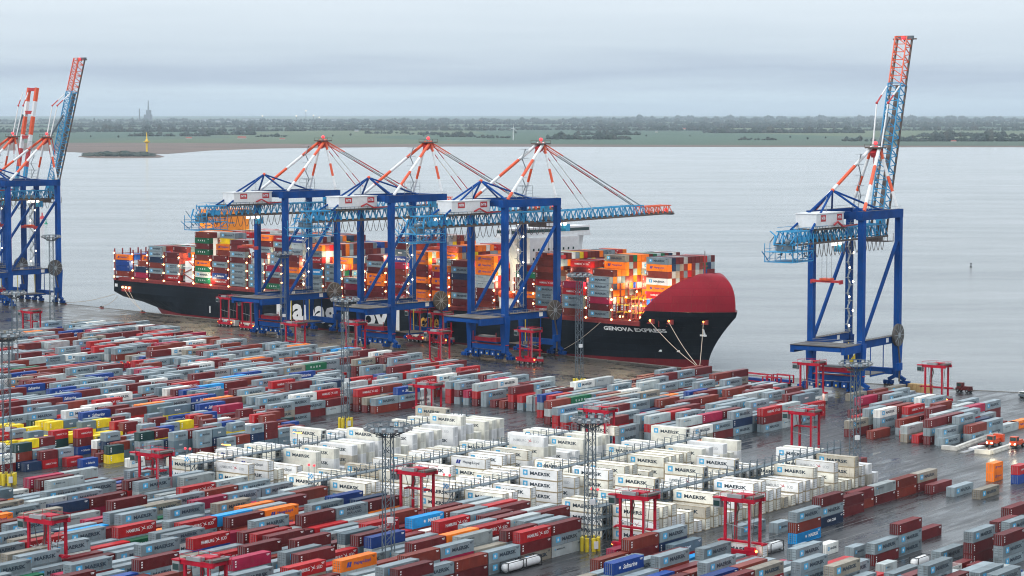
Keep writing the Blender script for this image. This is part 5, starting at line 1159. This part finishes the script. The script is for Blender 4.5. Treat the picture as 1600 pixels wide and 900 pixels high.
r = thing('van', G(1603, 622), rq, 'dark van at the right edge of the quay', 'van'); b = MB(); b.box(-2.6, -1, .5, 2.6, 1, 1.5, M_RACK); b.box(-2.5, -.95, 1.5, 1.6, .95, 2.4, M_CRW); b.obj('body', r)
b = MB(); b.box(-2.2, -.98, 1.6, 1.3, -.955, 2.2, M_GLASS); b.obj('window', r)
for x in (-1.7, 1.7): w = MB(); w.bar((x, -1, .4), (x, 1, .4), .75, M_TYRE, n=12); w.obj('wheel', r)
def barrier_row(p0, p1, side_px, label_):
    a = G(*p0); c = G(*p1); d = (c - a); L_ = d.length; n = int(L_ / 6.1); d.normalize()
    for i in range(n):
        r = thing('concrete_barrier', a + d * (i * 6.1 + 3), math.atan2(d.y, d.x), label_, 'barrier', 'white concrete barriers'); b = MB(); b.box(-3, -.9, .006, 3, .9, .45, M_CONC); b.box(-2.96, -.6, .45, 2.96, .6, 1.15, M_CONC); b.obj('block', r)
barrier_row((1494, 703), (1578, 671), 0, 'white barrier in the back row by orange loader')
barrier_row((1548, 709), (1640, 680), 0, 'white barrier in the front row by orange loader')
for i, (x, y) in enumerate([(1478, 703), (1530, 709)]):
    r = thing('concrete_barrier', G(x + 6, y), RZV, 'white barrier closing the %s row end' % ['back', 'front'][i], 'barrier', 'white concrete barriers'); b = MB(); b.box(-2.6, -.6, .006, 2.6, .6, 1.3, M_CONC); b.obj('block', r)
for i in range(3):
    b = MB(); b.box(-4, -.9, .01, 4, .9, .35 + .1 * i, (M_GREY, M_CRW, CC['maroon'])[i]); o = b.obj('loading_ramp'); o.location = G(1512 + i * 14, 706 - i * 6); o.rotation_euler = (0, 0, RZU); tag(o, ['grey', 'white', 'maroon'][i] + ' flat ramp plate between barriers before the loader', 'ramp')
for px, py in ((478, 462),):
    pass
# boom crane truck by the lone crane
r = thing('mobile_crane', G(1320, 606), rq, 'yellow telescopic boom rising beside the lone crane', 'mobile crane'); b = MB(); b.box(-5, -1.3, .8, 5, 1.3, 2.2, CC['blue']); b.obj('chassis', r); b = MB(); b.bar((-4, 0, 2.3), (9, 0, 17), 1.3, M_YEL); b.bar((9, 0, 17), (11, 0, 19), .8, M_YEL); b.obj('boom', r)
for x in (-3.6, -1.6, 1.8, 3.8): w = MB(); w.bar((x, -1.3, .6), (x, 1.3, .6), 1.2, M_TYRE, n=12); w.obj('wheel', r)
# buoys
for px, py, m_, l in ((72, 350, mat('buoy_green', (.0, .3, .17), .4), 'green buoy on the river right of left crane'), (1517, 418, M_DARK, 'small dark buoy on open water at right')):
    r = thing('buoy', G(px, py, -4.1), 0, l, 'buoy'); s = 1.0 if px < 100 else .55; b = MB(); b.bar((0, 0, -.5), (0, 0, .8), 3.2 * s, m_, n=12); b.obj('float', r); b = MB(); b.bar((0, 0, .8), (0, 0, 4 * s), 1.5 * s, m_, n=6, w2=.5 * s); b.box(-.5, -.5, 4 * s, .5, .5, 4 * s + .9, m_); b.obj('mast', r)
r = thing('channel_marker', G(66, 342, -4.1), 0, 'small red channel marker seen behind left crane brace', 'channel marker'); b = MB(); b.bar((0, 0, 0), (0, 0, 3), 6, M_CRR, n=8, w2=3); b.obj('float', r); b = MB(); b.bar((0, 0, 3), (0, 0, 6.5), 1.2, M_CRR); b.obj('mast', r)

# ------------------------------------------------------------------ the far shore
M_TREE = [mat('far_trees_%d' % i, c, .9, .3, .01) for i, c in enumerate([(.014, .036, .026), (.022, .042, .028), (.036, .040, .026), (.010, .026, .022)])]
def lump(b, c, r_, hgt, m):
    vs = []; n = 6; ph = R.random() * 6
    for k, (zz, rr_) in enumerate(((0, .55), (.35, 1.0), (.72, .72))):
        for i in range(n): a = ph + 2 * PI * i / n + k * .4; q = r_ * rr_ * (.75 + .5 * R.random()); vs.append((c.x + math.cos(a) * q, c.y + math.sin(a) * q, c.z + hgt * zz))
    vs.append((c.x, c.y, c.z + hgt)); fs = []
    for k in range(2):
        for i in range(n): j = (i + 1) % n; fs.append((k * n + i, k * n + j, (k + 1) * n + j, (k + 1) * n + i))
    for i in range(n): fs.append((2 * n + i, 2 * n + (i + 1) % n, 3 * n))
    b.add(vs, fs, m)
def belt(name, segs, label):
    b = MB()
    for x0, x1, yb, hp, dens in segs:
        d = (HC + 3.4) / (yb - 175.0) * F; sc_ = F / d; tot = (x1 - x0) / sc_; n = int(min(6000, tot / 3.6 * dens))
        for i in range(n):
            x = x0 + (x1 - x0) * R.random(); e = min(1, 6 * min((x - x0), (x1 - x)) / max(20, (x1 - x0)) + .25); y = yb - R.random() ** 2 * (1.6 if yb > 200 else .5)
            p = G(x, max(y, 179), -3.4); hgt = hp / sc_ * (.3 + .75 * R.random() ** 1.4) * (.55 + .45 * e) * (1 + .25 * math.sin(x * .09 + yb) + .2 * math.sin(x * .31)); lump(b, p, (hgt * .3 + 3.5) * (.7 + .8 * R.random()), hgt, M_TREE[int(R.random() * 4)])
    o = b.obj(name); tag(o, label, kind='stuff')
belt('near_woods', [(200, 330, 213, 6.5, 1.1), (318, 400, 211, 8, 1.2), (400, 450, 214, 4.5, .8), (570, 640, 209, 5, .9), (640, 700, 211, 5, .8), (688, 745, 214, 8, 1.2), (745, 800, 216, 5, .8), (852, 985, 218, 9, 1.4), (895, 1000, 211, 8, 1.1), (1155, 1215, 219, 5, .9), (1315, 1460, 221, 7, 1), (1395, 1610, 221, 10, 1.5), (1430, 1620, 214, 9, 1.2), (1440, 1560, 212, 5, 1)], 'dark hedges and woods nearest the far shore')
belt('middle_woods', [(-20, 120, 207, 6, 1.2), (110, 330, 206, 9, 1.5), (330, 480, 205, 6.5, 1.3), (470, 660, 204, 6, 1.2), (640, 800, 204, 6, 1.2), (800, 900, 203, 5, 1), (900, 1110, 204, 7, 1.3), (1100, 1350, 208, 9, 1.6), (1340, 1610, 204, 6, 1.0), (1050, 1330, 200, 6, 1)], 'long woods across the fields beyond the river')
belt('far_woods', [(-30, 1640, 199, 5, 1), (100, 700, 196, 5, 1), (900, 1640, 197, 6, 1), (-30, 1640, 194, 5, 1), (500, 1640, 191, 6, 1), (900, 1640, 188, 6.5, 1), (-30, 1000, 190, 4.5, .8)], 'hazy woods fading toward the horizon')
def tree(px, py, hp, label):
    d = (HC + 3.4) / (py - 175) * F; s = hp * d / F; p = G(px, py, -3.4); r = thing('tree', p, R.random() * 6, label, 'tree', 'single trees on the far fields')
    b = MB(); b.bar((0, 0, 0), (0, 0, s * .5), s * .09, mat('bark', (.06, .045, .03), .9), n=6, w2=s * .05); b.obj('trunk', r)
    b = MB()
    for k in range(16): a = R.random() * 6.3; q = R.random() ** .6 * s * .33; lump(b, Vector((math.cos(a) * q, math.sin(a) * q, s * (.22 + .5 * R.random()))), s * .17, s * .3, M_TREE[k % 4])
    b.obj('crown', r)
for i, (x, y, h) in enumerate([(185, 216, 5), (40, 214, 5), (142, 215, 4), (520, 214, 4), (548, 213, 5), (806, 210, 5), (1010, 214, 4), (1235, 216, 4), (1262, 219, 5), (1290, 217, 4), (1078, 214, 3), (662, 214, 4)]): tree(x, y, h, 'lone dark tree on the green fields past the river')
def house(px, py, w, h, mw, mr_, label):
    d = (HC + 3.4) / (py - 175) * F; k = d / F; w *= k; h *= k; r = thing('farmhouse', G(px, py, -3.4), .2, label, 'house', 'farmhouses on the far shore')
    b = MB(); b.box(-w / 2, -w * .25, 0, w / 2, w * .25, h * .5, mw); b.obj('wall', r); b = MB(); b.add([(-w / 2 - 1, -w * .28, h * .5), (w / 2 + 1, -w * .28, h * .5), (w / 2 + 1, w * .28, h * .5), (-w / 2 - 1, w * .28, h * .5), (-w / 2, 0, h), (w / 2, 0, h)], [(0, 1, 5, 4), (2, 3, 4, 5), (0, 4, 3), (1, 2, 5), (0, 3, 2, 1)], mr_); b.obj('roof', r)
MR = mat('tile_roof', (.30, .07, .05), .8); MG = mat('slate_roof', (.20, .22, .24), .7); MW = mat('house_wall', (.5, .47, .42), .8)
for a in [(295, 217, 9, 3, MR, 'long red-roofed farm among left hedges'), (378, 217, 13, 4, MR, 'big red-roofed barn left of first crane top'), (441, 218, 8, 2.5, MR, 'small red-roofed house before first crane top'), (557, 206, 6, 3.5, MG, 'pale house on the woods edge right of first crane'), (938, 209, 15, 2.6, MG, 'long pale barn among right-centre trees'),
          (970, 210, 12, 2.2, MG, 'second long pale barn among right-centre trees'), (1072, 203, 9, 3, MR, 'red-roofed farm right of pale barns'), (1026, 207, 4, 3, MG, 'pale silo-like house right of the barns'), (1490, 222, 8, 3, MR, 'red-roofed house at right shore woods'), (1507, 211, 3, 3, MG, 'small pale house in right woods'), (672, 208, 5, 2.5, MG, 'pale house behind second crane top'), (340, 190, 7, 2, MG, 'white building in the far haze at left'), (356, 191, 8, 2, MG, 'second white building in far haze at left')]:
    house(a[0], a[1], a[2], a[3], MW, a[4], a[5])
# wind turbine
k = (HC + 3.4) / (219 - 175); r = thing('wind_turbine', G(802, 219, -3.4), 0, 'white wind turbine on the far shore beside third crane top', 'wind turbine'); hT = 18 * k; b = MB(); b.bar((0, 0, 0), (0, 0, hT), 4.5, M_CRW, w2=2.5, n=10); b.obj('tower', r)
b = MB(); b.box(-2, -4, hT, 2, 4, hT + 4, M_CRW); b.obj('nacelle', r)
for a in (80, 200, 320): b = MB(); b.bar((0, -5, hT + 2), (math.cos(math.radians(a)) * 18, -5, hT + 2 + math.sin(math.radians(a)) * 18), 2.2, M_CRW, w2=.6); b.obj('blade', r)
# yellow beacon and the islet
M_BY = mat('beacon_yellow', (.85, .55, .0), .5); k = (HC + 4) / (239 - 175); r = thing('beacon_tower', G(229.5, 237, -4), 0, 'yellow beacon tower behind the wooded islet', 'beacon'); b = MB(); b.bar((0, 0, 0), (0, 0, 16 * k), 4.4 * k / 1.3, M_BY, n=10, w2=3.6 * k / 1.3); b.obj('tower', r)
b = MB(); b.bar((0, 0, 14 * k), (0, 0, 16.2 * k), 5 * k, M_BY, n=12, w2=10 * k); b.bar((0, 0, 16.2 * k), (0, 0, 17 * k), 10 * k, M_BY, n=12); b.obj('gallery', r); b = MB(); b.bar((0, 0, 17 * k), (0, 0, 21 * k), 5 * k, M_BY, n=10, w2=2.4 * k); b.bar((0, 0, 21 * k), (0, 0, 31 * k), 2.2 * k, M_BY, n=8, w2=1.0 * k); b.obj('lantern', r)
b = MB(); pts = [(122, 244.5), (135, 241.5), (160, 238.5), (200, 237), (240, 240), (257, 244.5), (250, 246), (190, 247), (140, 246.5)]; b.add([Vector((*G(x, y, -3.5).xy, -3.5)) for x, y in pts] , [tuple(range(9))], M_MUD); tag(b.obj('islet_shore'), kind='structure')
b = MB()
for i in range(420):
    x = 132 + 108 * R.random(); e = min(1, (x - 128) / 25, (244 - x) / 25) ; p = G(x, 240 + 4.5 * R.random(), -3.5); lump(b, p, 9, (4.2 * e * (.5 + .5 * R.random()) * (1 + .3 * math.sin(x * .2)) + .5) * 1.65, M_TREE[i % 4])
tag(b.obj('islet_bushes'), 'dark bushes covering the low islet', kind='stuff')
# industry in the haze
M_FAR = mat('power_station_grey', (.10, .11, .13), .8); k = (HC + 3.4) / (189 - 175); p = G(232, 189, -3.4); r = thing('power_station', p, 0, 'hazy tall power station block with chimney at left horizon', 'power station'); b = MB(); b.box(-6 * k, -60, 0, 5 * k, 60, 10 * k, M_FAR); b.box(-2.5 * k, -55, 10 * k, 3.5 * k, 55, 17 * k, M_FAR); b.obj('boiler_house', r)
b = MB(); b.bar((0, 0, 17 * k), (0, 0, 32 * k), 2.6 * k, M_FAR, n=10, w2=1.4 * k); b.obj('chimney', r)
r = thing('chimney_stack', G(218, 190, -3.4), 0, 'slim hazy chimney left of the power station', 'chimney'); b = MB(); b.bar((0, 0, 0), (0, 0, 19 * k), 2.0 * k, M_FAR, n=10, w2=1.4 * k); b.obj('shaft', r)
for i, (x, y) in enumerate([(410, 181), (463, 181), (478, 173), (490, 180.5), (499, 183.5)]):
    k = 9.0; zt = (189 - y) * 7.7; r = thing('floodlit_mast', G(x, 189, -3.4), 0, 'glowing light on the hazy left horizon', 'floodlight', 'lights on the far horizon'); b = MB(); b.bar((0, 0, 0), (0, 0, zt), 5, M_FAR); b.obj('pole', r); b = MB(); b.ball((0, 0, zt), 8, mat('far_lamp', (1, 1, .8), .5, emit=(1, .85, .5, 1.3)), 6); b.obj('lamp', r)
for i, (x, w, h) in enumerate([(255, 22, 3), (268, 12, 5), (330, 26, 3), (395, 30, 3.5), (440, 34, 3), (515, 30, 3), (170, 20, 3)]):
    k = 109 / 14.5; r = thing('factory_hall', G(x, 189.5, -3.4), 0, 'pale factory hall in the haze on left horizon', 'factory', 'factory halls on the horizon'); b = MB(); b.box(-w / 2 * k, -50, 0, w / 2 * k, 50, h * k, mat('hall_pale', (.5, .52, .55), .7)); b.obj('wall', r); b = MB(); b.box(-w / 2 * k - 3, -53, h * k, w / 2 * k + 3, 53, h * k + 4, M_FAR); b.obj('roof', r)

# worn slot lines on the open yard
M_LINE = mat('worn_paint', (.22, .22, .21), .6, .5, .15); b = MB()
au, av = uv(G(1245, 851))
for j in range(-14, 14):
    p0, p1 = xy(au - 60, av + j * 8.0 + 5.5), xy(au + 150, av + j * 8.0 + 5.5); e = V * .07
    b.add([Vector((*q.xy, .004)) for q in (p0 - e, p1 - e, p1 + e, p0 + e)], [(0, 3, 2, 1)], M_LINE)
tag(b.obj('lane_marking'), kind='structure')

# ------------------------------------------------------------------ one label, one thing
def ordinal(n): return '%d%s' % (n, 'th' if 10 <= n % 100 <= 20 else {1: 'st', 2: 'nd', 3: 'rd'}.get(n % 10, 'th'))
bpy.context.view_layer.update()
groups = {}
for o in list(col.objects):
    if o.parent is None and 'label' in o and o.get('kind') is None: groups.setdefault(o['label'], []).append(o)
for lab, os_ in groups.items():
    if len(os_) > 1:
        os_.sort(key=lambda o: S(o.matrix_world.translation + Vector((0, 0, .01)))[0])
        for i, o in enumerate(os_): o['label'] = lab + ', %s from left' % ordinal(i + 1)
